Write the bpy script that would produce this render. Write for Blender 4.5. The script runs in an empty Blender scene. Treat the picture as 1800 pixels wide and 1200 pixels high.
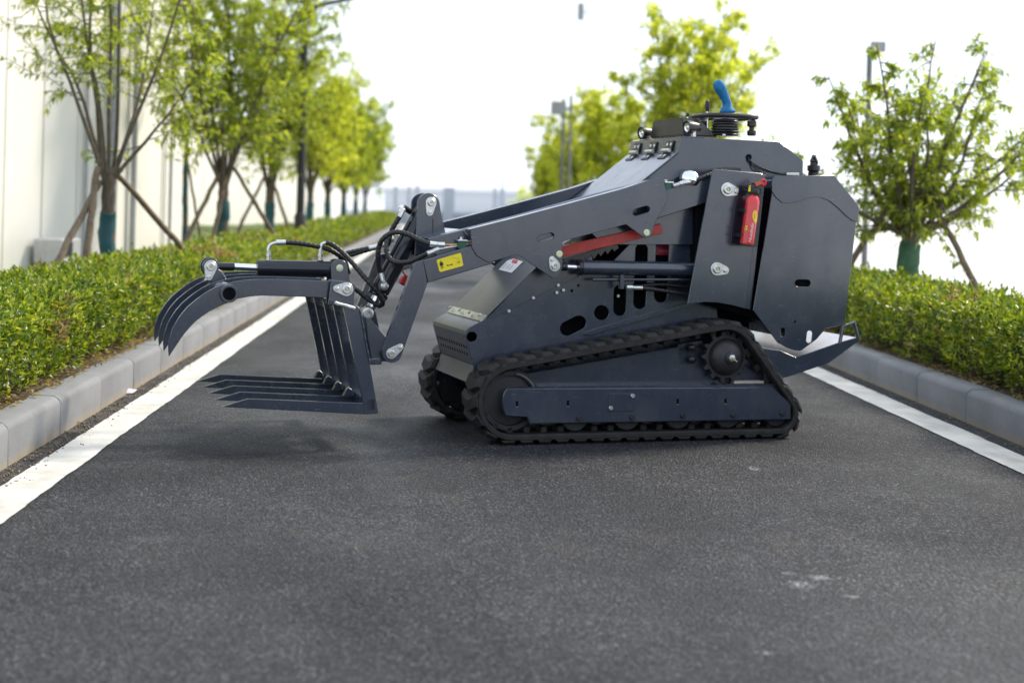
import bpy, bmesh, math, random
import numpy as np
from mathutils import Vector, Matrix, noise

random.seed(7)
RNG = np.random.default_rng(7)
scene = bpy.context.scene
COL = scene.collection
R = math.radians

# ------------------------------------------------------------------ camera
FPX, EYE, ROLL, PX, PY = 2700.0, 0.98, 0.026, 900.0, 360.0   # focal length in photo pixels, eye height
YAW = math.atan(125 / 2700.0)                                # camera turned right of the road axis (+Y)
cam_d = bpy.data.cameras.new('camera')
cam = bpy.data.objects.new('camera', cam_d)
COL.objects.link(cam)
cam_d.sensor_width = 36.0
cam_d.lens = FPX / 1800.0 * 36.0
cam_d.shift_y = -(600.0 - PY) / 1800.0
cam_d.clip_start, cam_d.clip_end = 0.1, 6000.0
_m = Matrix(((math.cos(ROLL), -math.sin(ROLL), 0), (0, 0, -1), (math.sin(ROLL), math.cos(ROLL), 0)))
_m = Matrix.Rotation(-YAW, 3, 'Z') @ _m
cam.matrix_world = Matrix.Translation((0, 0, EYE)) @ _m.to_4x4()
cam_d.dof.use_dof = True
cam_d.dof.focus_distance = 5.85
cam_d.dof.aperture_fstop = 2.4
cam_d.dof.aperture_blades = 0
scene.camera = cam

# ------------------------------------------------------------------ light
SUN_AZ_X, SUN_AZ_Y, SUN_EL = 0.84, 0.54, R(42)
_h = Vector((SUN_AZ_X, SUN_AZ_Y, 0)).normalized()
to_sun = Vector((_h.x * math.cos(SUN_EL), _h.y * math.cos(SUN_EL), math.sin(SUN_EL)))
world = bpy.data.worlds.new('World')
scene.world = world
world.use_nodes = True
wn = world.node_tree
for n in list(wn.nodes):
    wn.nodes.remove(n)
w_out = wn.nodes.new('ShaderNodeOutputWorld')
w_bg = wn.nodes.new('ShaderNodeBackground')
w_sky = wn.nodes.new('ShaderNodeTexSky')
w_sky.sky_type = 'NISHITA'
w_sky.sun_disc = False
w_sky.sun_elevation = SUN_EL
w_sky.sun_rotation = math.atan2(_h.x, _h.y)
w_sky.air_density = 1.0
w_sky.dust_density = 1.0
w_sky.ozone_density = 1.0
w_hs = wn.nodes.new('ShaderNodeHueSaturation')
w_hs.inputs['Saturation'].default_value = 0.5
w_hs.inputs['Value'].default_value = 1.0
wn.links.new(w_sky.outputs[0], w_hs.inputs['Color'])
# a thin even veil of cloud over the whole sky
w_mix = wn.nodes.new('ShaderNodeMix')
w_mix.data_type = 'RGBA'
w_mix.inputs[0].default_value = 0.72
wn.links.new(w_hs.outputs[0], w_mix.inputs[6])
w_mix.inputs[7].default_value = (6.1, 6.75, 7.7, 1)
wn.links.new(w_mix.outputs[2], w_bg.inputs['Color'])
w_bg.inputs['Strength'].default_value = 0.15
wn.links.new(w_bg.outputs[0], w_out.inputs['Surface'])
sun_d = bpy.data.lights.new('sun', 'SUN')
sun_d.energy = 3.5
sun_d.angle = R(9)
sun_d.color = (1.0, 0.90, 0.74)
sun = bpy.data.objects.new('sun', sun_d)
COL.objects.link(sun)
sun.rotation_euler = to_sun.to_track_quat('Z', 'Y').to_euler()
sun.location = to_sun * 30

scene.view_settings.view_transform = 'Standard'
scene.view_settings.look = 'None'
scene.view_settings.exposure = 0.52
scene.view_settings.gamma = 1.0
scene.view_settings.use_curve_mapping = False
scene.render.engine = 'CYCLES'
scene.cycles.use_denoising = True
scene.cycles.max_bounces = 8
scene.cycles.transparent_max_bounces = 4
scene.cycles.caustics_reflective = False
scene.cycles.caustics_refractive = False
scene.cycles.sample_clamp_indirect = 6.0

# ------------------------------------------------------------------ where things stand
_cy, _sy = math.cos(YAW), math.sin(YAW)
_cr, _sr = math.cos(ROLL), math.sin(ROLL)
EYEP = Vector((0, 0, EYE))
def ray(x, y):
    dx, dy = x - PX, PY - y
    a, b = dx * _cr - dy * _sr, dx * _sr + dy * _cr
    return Vector((a * _cy + FPX * _sy, -a * _sy + FPX * _cy, b))
def on_z(x, y, z=0.0):
    d = ray(x, y)
    return EYEP + d * ((z - EYE) / d.z)
def at_y(x, y, Y):
    d = ray(x, y)
    return EYEP + d * (Y / d.y)
MA = R(18.0) - YAW                      # heading of the machine against the road
MU = Vector((math.cos(MA), math.sin(MA), 0))
MV = Vector((-math.sin(MA), math.cos(MA), 0))
MO = on_z(900, 783)                     # foot of the near track
def P(x, y, v):
    """measured point of the machine in its own plane v (metres behind the near track face) -> (u, w)"""
    d = ray(x, y)
    p = EYEP + d * (((MO + MV * v - EYEP).dot(MV)) / d.dot(MV))
    q = p - MO
    return (q.dot(MU), p.z)
def P3(x, y, v):
    u, w = P(x, y, v)
    return Vector((u, v, w))

# ------------------------------------------------------------------ materials
def newmat(name):
    m = bpy.data.materials.new(name)
    m.use_nodes = True
    nt = m.node_tree
    return m, nt, nt.nodes['Principled BSDF']
def N(nt, t, **kw):
    n = nt.nodes.new(t)
    for k, v in kw.items():
        if k in n.inputs:
            n.inputs[k].default_value = v
        else:
            setattr(n, k, v)
    return n
def ramp(nt, fac, stops, interp='LINEAR'):
    r = nt.nodes.new('ShaderNodeValToRGB')
    r.color_ramp.interpolation = interp
    e = r.color_ramp.elements
    while len(e) < len(stops):
        e.new(0.5)
    for el, (p, c) in zip(e, stops):
        el.position = p
        el.color = c if len(c) == 4 else (*c, 1)
    nt.links.new(fac, r.inputs[0])
    return r
def mixc(nt, fac, a, b, mode='MIX'):
    n = nt.nodes.new('ShaderNodeMix')
    n.data_type = 'RGBA'
    n.blend_type = mode
    for s, v in ((n.inputs[0], fac), (n.inputs[6], a), (n.inputs[7], b)):
        if hasattr(v, 'is_linked') or hasattr(v, 'links'):
            nt.links.new(v, s)
        else:
            s.default_value = v if not isinstance(v, tuple) else (*v[:3], 1)
    return n.outputs[2]
def coords(nt, kind='Object', scale=(1, 1, 1)):
    if kind == 'World':
        src = nt.nodes.new('ShaderNodeNewGeometry').outputs['Position']
    else:
        src = nt.nodes.new('ShaderNodeTexCoord').outputs[kind]
    mp = nt.nodes.new('ShaderNodeMapping')
    mp.inputs['Scale'].default_value = scale
    nt.links.new(src, mp.inputs[0])
    return mp.outputs[0]
def noise_tex(nt, vec, scale, detail=3, rough=0.55):
    n = N(nt, 'ShaderNodeTexNoise', Scale=scale, Detail=detail, Roughness=rough)
    nt.links.new(vec, n.inputs['Vector'])
    return n.outputs['Fac']
def bump(nt, b, h, strength, dist):
    n = N(nt, 'ShaderNodeBump', Strength=strength, Distance=dist)
    nt.links.new(h, n.inputs['Height'])
    nt.links.new(n.outputs[0], b.inputs['Normal'])
    return n

def simple(name, col, rough=0.5, metal=0.0, var=0.12, scale=25.0, coat=0.0, bumpd=0.0):
    m, nt, b = newmat(name)
    v = coords(nt)
    f = noise_tex(nt, v, scale, 4)
    lo = tuple(c * (1 - var) for c in col)
    hi = tuple(min(1, c * (1 + var)) for c in col)
    r = ramp(nt, f, [(0.3, lo), (0.7, hi)])
    nt.links.new(r.outputs[0], b.inputs['Base Color'])
    b.inputs['Metallic'].default_value = metal
    rr = ramp(nt, noise_tex(nt, v, scale * 0.4, 3), [(0.3, (rough * 0.85,) * 3), (0.7, (min(1, rough * 1.15),) * 3)])
    nt.links.new(rr.outputs[0], b.inputs['Roughness'])
    if coat:
        b.inputs['Coat Weight'].default_value = coat
        b.inputs['Coat Roughness'].default_value = 0.12
    if bumpd:
        bump(nt, b, noise_tex(nt, v, scale * 6, 3), 0.5, bumpd)
    return m

def steel_paint():
    m, nt, b = newmat('slate_paint')
    v = coords(nt, 'World')
    a = noise_tex(nt, v, 5.0, 5, 0.6)
    c = ramp(nt, a, [(0.25, (0.019, 0.028, 0.050)), (0.5, (0.025, 0.035, 0.058)), (0.8, (0.035, 0.044, 0.063))]).outputs[0]
    # settled dust in blotches and faint wipe marks
    d = ramp(nt, noise_tex(nt, coords(nt, 'World', (1, 1, 0.6)), 9.0, 8, 0.68), [(0.50, (0, 0, 0)), (0.72, (1, 1, 1))]).outputs[0]
    st = ramp(nt, noise_tex(nt, coords(nt, 'World', (3, 3, 0.5)), 30.0, 6, 0.7), [(0.60, (0, 0, 0)), (0.70, (1, 1, 1))]).outputs[0]
    dd = N(nt, 'ShaderNodeMath', operation='MULTIPLY'); nt.links.new(d, dd.inputs[0]); dd.inputs[1].default_value = 0.16
    ss = N(nt, 'ShaderNodeMath', operation='MULTIPLY'); nt.links.new(st, ss.inputs[0]); ss.inputs[1].default_value = 0.12
    c = mixc(nt, dd.outputs[0], c, (0.15, 0.14, 0.13))
    c = mixc(nt, ss.outputs[0], c, (0.10, 0.10, 0.11))
    # bright hairline scratches
    wv = N(nt, 'ShaderNodeTexNoise', Scale=3.0, Detail=2)
    mp = coords(nt, 'World', (0.6, 0.6, 9))
    wz = noise_tex(nt, mp, 24.0, 2, 0.5)
    sc = ramp(nt, wz, [(0.735, (0, 0, 0)), (0.745, (1, 1, 1))]).outputs[0]
    s2 = N(nt, 'ShaderNodeMath', operation='MULTIPLY'); nt.links.new(sc, s2.inputs[0]); s2.inputs[1].default_value = 0.35
    c = mixc(nt, s2.outputs[0], c, (0.30, 0.30, 0.31))
    nt.links.new(c, b.inputs['Base Color'])
    r = ramp(nt, noise_tex(nt, v, 9.0, 6, 0.65), [(0.3, (0.18,) * 3), (0.55, (0.26,) * 3), (0.75, (0.42,) * 3)])
    nt.links.new(r.outputs[0], b.inputs['Roughness'])
    b.inputs['Specular IOR Level'].default_value = 0.6
    b.inputs['Coat Weight'].default_value = 0.6
    cr = ramp(nt, noise_tex(nt, v, 6.0, 6, 0.7), [(0.3, (0.10,) * 3), (0.7, (0.26,) * 3)])
    nt.links.new(cr.outputs[0], b.inputs['Coat Roughness'])
    b.inputs['Coat IOR'].default_value = 1.6
    bump(nt, b, noise_tex(nt, v, 3.0, 3), 0.3, 0.008)
    return m
M = {}
M['paint'] = steel_paint()
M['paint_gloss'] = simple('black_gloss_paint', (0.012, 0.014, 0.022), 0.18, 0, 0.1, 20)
M['satin'] = simple('satin_sheet_metal', (0.15, 0.157, 0.175), 0.36, 0.35, 0.08, 6)
M['dark'] = simple('interior_shade', (0.004, 0.0045, 0.006), 0.9, 0, 0.3, 30)  # near-black colour standing in for shade inside holes and recesses
M['dark'].node_tree.nodes['Principled BSDF'].inputs['Specular IOR Level'].default_value = 0.1
def rubber():
    m, nt, b = newmat('track_rubber')
    v = coords(nt, 'World')
    c = ramp(nt, noise_tex(nt, v, 40.0, 6, 0.7), [(0.3, (0.009, 0.0085, 0.0085)), (0.6, (0.016, 0.015, 0.0145)), (0.8, (0.032, 0.029, 0.027))]).outputs[0]
    d = ramp(nt, noise_tex(nt, v, 12.0, 7, 0.72), [(0.52, (0, 0, 0)), (0.72, (0.35, 0.35, 0.35))]).outputs[0]
    c = mixc(nt, d, c, (0.085, 0.076, 0.066))
    nt.links.new(c, b.inputs['Base Color'])
    b.inputs['Roughness'].default_value = 0.7
    bump(nt, b, noise_tex(nt, v, 180.0, 4, 0.7), 0.6, 0.002)
    return m
M['rubber'] = rubber()
M['hose'] = simple('hose_rubber', (0.014, 0.014, 0.015), 0.45, 0, 0.2, 60)
M['plastic'] = simple('black_plastic', (0.013, 0.013, 0.014), 0.35, 0, 0.2, 40)
M['zinc'] = simple('zinc_plate', (0.62, 0.63, 0.62), 0.32, 0.85, 0.12, 60)
M['chrome'] = simple('chrome', (0.78, 0.79, 0.81), 0.10, 1.0, 0.03, 40)
M['brass'] = simple('yellow_zinc', (0.55, 0.50, 0.24), 0.38, 0.6, 0.15, 50)
M['palezinc'] = simple('pale_zinc_pin', (0.62, 0.66, 0.45), 0.45, 0.3, 0.1, 50)
M['weld'] = simple('bare_weld_primer', (0.62, 0.63, 0.65), 0.5, 0.2, 0.2, 80, bumpd=0.002)
M['red'] = simple('red_paint', (0.42, 0.030, 0.022), 0.42, 0, 0.15, 20)
M['redtag'] = simple('red_plastic', (0.55, 0.01, 0.02), 0.4, 0, 0.1, 20)
M['extred'] = simple('extinguisher_red', (0.62, 0.016, 0.022), 0.20, 0, 0.08, 30, coat=0.6)
M['orange'] = simple('orange_plastic', (0.62, 0.07, 0.03), 0.4, 0, 0.1, 30)
M['yellow'] = simple('yellow_vinyl', (0.80, 0.66, 0.015), 0.45, 0, 0.04, 30)
M['ink'] = simple('black_ink', (0.015, 0.014, 0.012), 0.6, 0, 0.1, 30)
M['ink_thin'] = simple('faded_ink', (0.45, 0.36, 0.03), 0.6, 0, 0.1, 30)
M['white_print'] = simple('white_print', (0.80, 0.79, 0.80), 0.5, 0, 0.04, 30)
M['grey_print'] = simple('grey_print', (0.42, 0.42, 0.46), 0.5, 0, 0.1, 30)
M['red_print'] = simple('red_print', (0.62, 0.10, 0.10), 0.5, 0, 0.08, 30)
M['dullred_print'] = simple('dull_red_print', (0.30, 0.02, 0.05), 0.5, 0, 0.1, 30)
M['flame'] = simple('flame_yellow_print', (0.82, 0.55, 0.03), 0.4, 0, 0.2, 60)
M['green'] = simple('green_clamp', (0.010, 0.085, 0.055), 0.4, 0, 0.15, 30)
M['blue'] = simple('blue_fabric', (0.004, 0.14, 0.33), 0.75, 0, 0.3, 50, bumpd=0.002)
M['lens'] = simple('lamp_reflector', (0.72, 0.72, 0.70), 0.16, 0.9, 0.25, 80)

# ------------------------------------------------------------------ object helpers
def finish(me, smooth=True, ang=32):
    if smooth:
        me.shade_smooth()
        me.set_sharp_from_angle(angle=R(ang))
    return me
def link(name, me, mat=None, parent=None, kind=None):
    o = bpy.data.objects.new(name, me)
    COL.objects.link(o)
    if mat is not None and me is not None and not me.materials:
        me.materials.append(mat)
    if parent is not None:
        o.parent = parent
    if kind:
        o['kind'] = kind
    return o
def copy_of(o, parent=None, loc=None, rot=None, scale=None, deep=True):
    c = o.copy()
    COL.objects.link(c)
    c.parent = parent if parent is not None else o.parent
    if loc is not None: c.location = loc
    if rot is not None: c.rotation_euler = rot
    if scale is not None: c.scale = scale
    if deep:
        for ch in list(o.children):
            copy_of(ch, c)
    return c
def tag(o, label, cat, group=None, kind=None):
    o['label'] = label
    o['category'] = cat
    if group: o['group'] = group
    if kind: o['kind'] = kind
    return o
def empty(name, loc=(0, 0, 0), rz=0.0):
    o = bpy.data.objects.new(name, None)
    COL.objects.link(o)
    o.location = loc
    o.rotation_euler = (0, 0, rz)
    o.empty_display_size = 0.2
    return o
def from_np(name, verts, faces_flat, nper, mats=(), mat_idx=None, smooth=False):
    me = bpy.data.meshes.new(name)
    nv, nf = len(verts), len(faces_flat) // nper
    me.vertices.add(nv)
    me.vertices.foreach_set('co', np.asarray(verts, dtype=np.float32).ravel())
    me.loops.add(nf * nper)
    me.loops.foreach_set('vertex_index', np.asarray(faces_flat, dtype=np.int32))
    me.polygons.add(nf)
    me.polygons.foreach_set('loop_start', np.arange(0, nf * nper, nper, dtype=np.int32))
    me.polygons.foreach_set('loop_total', np.full(nf, nper, dtype=np.int32))
    for m in mats:
        me.materials.append(m)
    if mat_idx is not None:
        me.polygons.foreach_set('material_index', np.asarray(mat_idx, dtype=np.int32))
    me.update(calc_edges=True)
    me.validate()
    return me
def mesh_py(name, v, f):
    me = bpy.data.meshes.new(name)
    me.from_pydata([tuple(p) for p in v], [], f)
    me.update()
    bm = bmesh.new(); bm.from_mesh(me)
    bmesh.ops.recalc_face_normals(bm, faces=bm.faces)
    bm.to_mesh(me); bm.free()
    return me

def plate_mesh(name, outline, th, holes=(), bevel=0.0015):
    """flat steel plate: outline (and holes) in metres (u, w), thickness along v from 0 to th"""
    cu = bpy.data.curves.new(name, 'CURVE')
    cu.dimensions = '2D'
    cu.fill_mode = 'BOTH'
    b = min(bevel, th * 0.3)
    cu.extrude = th / 2 - b
    cu.bevel_depth = b
    cu.bevel_resolution = 0
    cu.offset = -b
    for ring in [outline] + list(holes):
        s = cu.splines.new('POLY')
        s.points.add(len(ring) - 1)
        for pt, (x, y) in zip(s.points, ring):
            pt.co = (x, y, 0, 1)
        s.use_cyclic_u = True
    o = bpy.data.objects.new(name, cu)
    me = bpy.data.meshes.new_from_object(o)
    bpy.data.objects.remove(o)
    bpy.data.curves.remove(cu)
    me.name = name
    me.transform(Matrix(((1, 0, 0, 0), (0, 0, -1, th / 2), (0, 1, 0, 0), (0, 0, 0, 1))))
    bm = bmesh.new(); bm.from_mesh(me)
    bmesh.ops.remove_doubles(bm, verts=bm.verts, dist=1e-5)
    bmesh.ops.recalc_face_normals(bm, faces=bm.faces)
    bm.to_mesh(me); bm.free()
    me.materials.clear()
    return finish(me, True, 25)
def ringpx(pts, v):
    return [P(x, y, v) for x, y in pts]
def arcpx(cx, cy, r, a0, a1, n=8):
    return [(cx + r * math.cos(R(a0 + (a1 - a0) * i / n)), cy - r * math.sin(R(a0 + (a1 - a0) * i / n))) for i in range(n + 1)]
def slotpx(x0, y0, x1, y1, r, n=8):
    a = math.atan2(y1 - y0, x1 - x0)
    out = []
    for i in range(n + 1):
        t = a + math.pi / 2 + math.pi * i / n
        out.append((x0 + r * math.cos(t), y0 + r * math.sin(t)))
    for i in range(n + 1):
        t = a - math.pi / 2 + math.pi * i / n
        out.append((x1 + r * math.cos(t), y1 + r * math.sin(t)))
    return out
def circpx(x, y, r, n=20):
    return [(x + r * math.cos(2 * math.pi * i / n), y + r * math.sin(2 * math.pi * i / n)) for i in range(n)]
def plate(name, pts, v, th, mat, parent, holes=(), bevel=0.0015):
    me = plate_mesh(name, ringpx(pts, v), th, [ringpx(h, v) for h in holes], bevel)
    o = link(name, me, mat, parent)
    o.location = (0, v, 0)
    return o

def frame_from(d):
    d = Vector(d).normalized()
    a = Vector((0, 0, 1)) if abs(d.z) < 0.9 else Vector((1, 0, 0))
    x = d.cross(a).normalized()
    return x, d.cross(x).normalized(), d
def lathe(name, base, axis, prof, mat, parent, seg=20, smooth_ang=32):
    """profile [(radius, height)] turned about axis from base"""
    x, y, d = frame_from(axis)
    base = Vector(base)
    v, f = [], []
    for r, h in prof:
        for k in range(seg):
            t = 2 * math.pi * k / seg
            v.append(base + d * h + (x * math.cos(t) + y * math.sin(t)) * max(r, 1e-5))
    for i in range(len(prof) - 1):
        for k in range(seg):
            a, b2 = i * seg + k, i * seg + (k + 1) % seg
            f.append((a, b2, b2 + seg, a + seg))
    f.append(tuple(range(seg))[::-1])
    f.append(tuple(range((len(prof) - 1) * seg, len(prof) * seg)))
    me = mesh_py(name, v, f)
    return link(name, finish(me, True, smooth_ang), mat, parent)
def rod(name, p0, p1, r, mat, parent, seg=16, ch=0.0):
    p0, p1 = Vector(p0), Vector(p1)
    L = (p1 - p0).length
    c = ch or min(r * 0.12, L * 0.1)
    return lathe(name, p0, p1 - p0, [(r - c, 0), (r, c), (r, L - c), (r - c, L)], mat, parent, seg)
def smooth_path(pts, n=10):
    pts = [Vector(p) for p in pts]
    out = []
    for i in range(len(pts) - 1):
        p0 = pts[i - 1] if i else pts[0] * 2 - pts[1]
        p1, p2 = pts[i], pts[i + 1]
        p3 = pts[i + 2] if i + 2 < len(pts) else p2 * 2 - p1
        for k in range(n):
            t = k / n
            out.append(0.5 * ((2 * p1) + (p2 - p0) * t + (2 * p0 - 5 * p1 + 4 * p2 - p3) * t * t + (3 * p1 - p0 - 3 * p2 + p3) * t ** 3))
    out.append(pts[-1])
    return out
def tube_mesh(name, path, radii, seg=10, cap=True):
    path = [Vector(p) for p in path]
    n = len(path)
    if not hasattr(radii, '__len__'):
        radii = [radii] * n
    v, f = [], []
    x = None
    for i, p in enumerate(path):
        d = (path[min(i + 1, n - 1)] - path[max(i - 1, 0)]).normalized()
        if x is None:
            x = frame_from(d)[0]
        x = (x - d * x.dot(d)).normalized()
        y = d.cross(x)
        for k in range(seg):
            t = 2 * math.pi * k / seg
            v.append(p + (x * math.cos(t) + y * math.sin(t)) * radii[i])
    for i in range(n - 1):
        for k in range(seg):
            a, b2 = i * seg + k, i * seg + (k + 1) % seg
            f.append((a, b2, b2 + seg, a + seg))
    if cap:
        f.append(tuple(range(seg))[::-1])
        f.append(tuple(range((n - 1) * seg, n * seg)))
    return v, f
def tube(name, pts, r, mat, parent, seg=10, n=8, smooth=True):
    path = smooth_path(pts, n) if smooth else pts
    v, f = tube_mesh(name, path, r, seg)
    me = mesh_py(name, v, f)
    return link(name, finish(me, True, 40), mat, parent)
def hose(name, pts, r, parent, mat=None, pitch=0.019, depth=0.17):
    base = smooth_path(pts, 14)
    # resample evenly so that the spiral wrap shows as ribs
    cum = [0.0]
    for a, b2 in zip(base, base[1:]):
        cum.append(cum[-1] + (b2 - a).length)
    step = pitch / 4
    cnt = int(cum[-1] / step)
    path, rad, j = [], [], 0
    for i in range(cnt + 1):
        s = cum[-1] * i / cnt
        while j < len(cum) - 2 and cum[j + 1] < s:
            j += 1
        t = (s - cum[j]) / max(1e-9, cum[j + 1] - cum[j])
        path.append(base[j].lerp(base[j + 1], t))
        rad.append(r * (1 - depth * (0.5 + 0.5 * math.cos(2 * math.pi * s / pitch))))
    v, f = tube_mesh(name, path, rad, 10)
    me = mesh_py(name, v, f)
    return link(name, finish(me, True, 60), mat or M['hose'], parent)
def box_mesh(name, lo, hi, bev=0.003):
    bm = bmesh.new()
    bmesh.ops.create_cube(bm, size=1)
    for vv in bm.verts:
        for k in range(3):
            vv.co[k] = lo[k] if vv.co[k] < 0 else hi[k]
    if bev:
        bmesh.ops.bevel(bm, geom=list(bm.edges), offset=bev, segments=1, affect='EDGES')
    me = bpy.data.meshes.new(name)
    bm.to_mesh(me); bm.free()
    return finish(me, True, 30) if bev else me
def box(name, lo, hi, mat, parent, bev=0.003):
    return link(name, box_mesh(name, lo, hi, bev), mat, parent)

# ================================================================== SETTING
def asphalt():
    m, nt, b = newmat('asphalt')
    w = coords(nt, 'World')
    vor = N(nt, 'ShaderNodeTexVoronoi', Scale=122.0, Randomness=1.0)
    nt.links.new(w, vor.inputs['Vector'])
    fine = noise_tex(nt, w, 170.0, 3, 0.7)
    patch = noise_tex(nt, coords(nt, 'World', (1, 0.7, 1)), 1.1, 5, 0.6)
    mid = noise_tex(nt, w, 9.0, 4, 0.6)
    stone = ramp(nt, vor.outputs['Color'], [(0.0, (0.016, 0.0165, 0.0185)), (0.45, (0.046, 0.0475, 0.052)), (0.75, (0.105, 0.106, 0.113)), (1.0, (0.25, 0.25, 0.26))])
    pits = ramp(nt, vor.outputs['Distance'], [(0.22, (1, 1, 1)), (0.62, (0.16, 0.16, 0.17))])
    c = mixc(nt, 1.0, stone.outputs[0], pits.outputs[0], 'MULTIPLY')
    f2 = ramp(nt, fine, [(0.36, (0.38, 0.38, 0.38)), (0.66, (1.6, 1.6, 1.6))])
    c = mixc(nt, 0.8, c, f2.outputs[0], 'MULTIPLY')
    p2 = ramp(nt, patch, [(0.32, (0.46, 0.50, 0.59)), (0.5, (0.91, 0.97, 1.09)), (0.68, (1.46, 1.48, 1.52))])
    c = mixc(nt, 1.0, c, p2.outputs[0], 'MULTIPLY')
    p3 = ramp(nt, mid, [(0.35, (0.86, 0.86, 0.87)), (0.65, (1.14, 1.13, 1.12))])
    c = mixc(nt, 1.0, c, p3.outputs[0], 'MULTIPLY')
    # rusty brown and pale dry stains
    for sc_, seedv, lo_, hi_, amt_, colr in ((1.9, 3.0, 0.58, 0.70, 0.30, (0.13, 0.105, 0.08)), (3.1, 17.0, 0.60, 0.72, 0.35, (0.17, 0.17, 0.175)), (2.3, 31.0, 0.60, 0.70, 0.55, (0.022, 0.022, 0.025))):
        mpp = N(nt, 'ShaderNodeMapping'); mpp.inputs['Location'].default_value = (seedv, seedv * 0.7, 0); nt.links.new(w, mpp.inputs[0])
        e = ramp(nt, noise_tex(nt, mpp.outputs[0], sc_, 7, 0.66), [(lo_, (0, 0, 0)), (hi_, (1, 1, 1))]).outputs[0]
        e2 = N(nt, 'ShaderNodeMath', operation='MULTIPLY'); nt.links.new(e, e2.inputs[0]); e2.inputs[1].default_value = amt_
        e3 = N(nt, 'ShaderNodeMath', operation='MULTIPLY'); nt.links.new(e2.outputs[0], e3.inputs[0]); nt.links.new(fine, e3.inputs[1])
        c = mixc(nt, e3.outputs[0], c, colr)
    # brownish dust drifting along the kerbs, broken by noise
    sep = N(nt, 'ShaderNodeSeparateXYZ')
    nt.links.new(w, sep.inputs[0])
    for x0, lo, hi, amt in ((-1.52, 0.02, 0.13, 0.55), (2.525, 0.0, 0.05, 0.25)):
        a = N(nt, 'ShaderNodeMath', operation='SUBTRACT'); nt.links.new(sep.outputs[0], a.inputs[0]); a.inputs[1].default_value = x0
        a2 = N(nt, 'ShaderNodeMath', operation='ABSOLUTE'); nt.links.new(a.outputs[0], a2.inputs[0])
        mr = N(nt, 'ShaderNodeMapRange'); nt.links.new(a2.outputs[0], mr.inputs[0])
        mr.inputs[1].default_value, mr.inputs[2].default_value, mr.inputs[3].default_value, mr.inputs[4].default_value = lo, hi, 1, 0
        nn = ramp(nt, noise_tex(nt, w, 6.0, 5, 0.7), [(0.42, (0, 0, 0)), (0.6, (1, 1, 1))])
        k = N(nt, 'ShaderNodeMath', operation='MULTIPLY'); nt.links.new(mr.outputs[0], k.inputs[0]); nt.links.new(nn.outputs[0], k.inputs[1])
        k2 = N(nt, 'ShaderNodeMath', operation='MULTIPLY'); nt.links.new(k.outputs[0], k2.inputs[0]); k2.inputs[1].default_value = amt
        c = mixc(nt, k2.outputs[0], c, (0.21, 0.165, 0.115))
    # chalky scuffs on the near carriageway
    for (sx, sy), rx, ry in SCUFFS:
        mp = N(nt, 'ShaderNodeMapping')
        mp.inputs['Location'].default_value = (-sx / rx, -sy / ry, 0)
        mp.inputs['Scale'].default_value = (1 / rx, 1 / ry, 0)
        nt.links.new(w, mp.inputs[0])
        ln = N(nt, 'ShaderNodeVectorMath', operation='LENGTH'); nt.links.new(mp.outputs[0], ln.inputs[0])
        mr = N(nt, 'ShaderNodeMapRange'); nt.links.new(ln.outputs['Value'], mr.inputs[0])
        mr.inputs[1].default_value, mr.inputs[2].default_value, mr.inputs[3].default_value, mr.inputs[4].default_value = 0.2, 1.0, 1.0, 0.0
        nn = ramp(nt, noise_tex(nt, w, 70.0, 4, 0.7), [(0.46, (0, 0, 0)), (0.6, (1, 1, 1))])
        k = N(nt, 'ShaderNodeMath', operation='MULTIPLY'); nt.links.new(mr.outputs[0], k.inputs[0]); nt.links.new(nn.outputs[0], k.inputs[1])
        c = mixc(nt, k.outputs[0], c, (0.42, 0.42, 0.43))
    nt.links.new(c, b.inputs['Base Color'])
    rr = ramp(nt, noise_tex(nt, coords(nt, 'World', (1, 0.6, 1)), 0.8, 4, 0.6), [(0.35, (0.42,) * 3), (0.6, (0.75,) * 3)])
    nt.links.new(rr.outputs[0], b.inputs['Roughness'])
    b.inputs['Specular IOR Level'].default_value = 0.3
    h = N(nt, 'ShaderNodeMath', operation='SUBTRACT')
    nt.links.new(fine, h.inputs[0]); nt.links.new(vor.outputs['Distance'], h.inputs[1])
    bump(nt, b, h.outputs[0], 1.0, 0.006)
    return m
SCUFFS = [((on_z(1408, 1027).x, on_z(1408, 1027).y), 0.045, 0.05), ((on_z(1440, 1014).x, on_z(1440, 1014).y), 0.035, 0.04),
          ((on_z(1385, 1007).x, on_z(1385, 1007).y), 0.025, 0.02), ((on_z(1495, 1048).x, on_z(1495, 1048).y), 0.03, 0.025),
          ((on_z(1325, 823).x, on_z(1325, 823).y), 0.03, 0.06), ((on_z(1345, 1146).x, on_z(1345, 1146).y), 0.03, 0.02)]
M['asphalt'] = asphalt()

def line_paint():
    m, nt, b = newmat('road_line_paint')
    w = coords(nt, 'World')
    c = ramp(nt, noise_tex(nt, w, 5.0, 6, 0.65), [(0.3, (0.46, 0.44, 0.39)), (0.5, (0.60, 0.59, 0.56)), (0.75, (0.67, 0.67, 0.65))]).outputs[0]
    wear = ramp(nt, noise_tex(nt, w, 26.0, 7, 0.75), [(0.60, (0, 0, 0)), (0.74, (0.7, 0.7, 0.7))])
    c = mixc(nt, wear.outputs[0], c, (0.26, 0.24, 0.21))
    dirt = ramp(nt, noise_tex(nt, coords(nt, 'World', (1, 0.3, 1)), 4.0, 7, 0.7), [(0.52, (0, 0, 0)), (0.70, (0.45, 0.45, 0.45))])
    c = mixc(nt, dirt.outputs[0], c, (0.36, 0.33, 0.28))
    nt.links.new(c, b.inputs['Base Color'])
    b.inputs['Roughness'].default_value = 0.65
    bump(nt, b, noise_tex(nt, w, 160.0, 3, 0.7), 0.6, 0.003)
    return m
M['line'] = line_paint()

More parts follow.
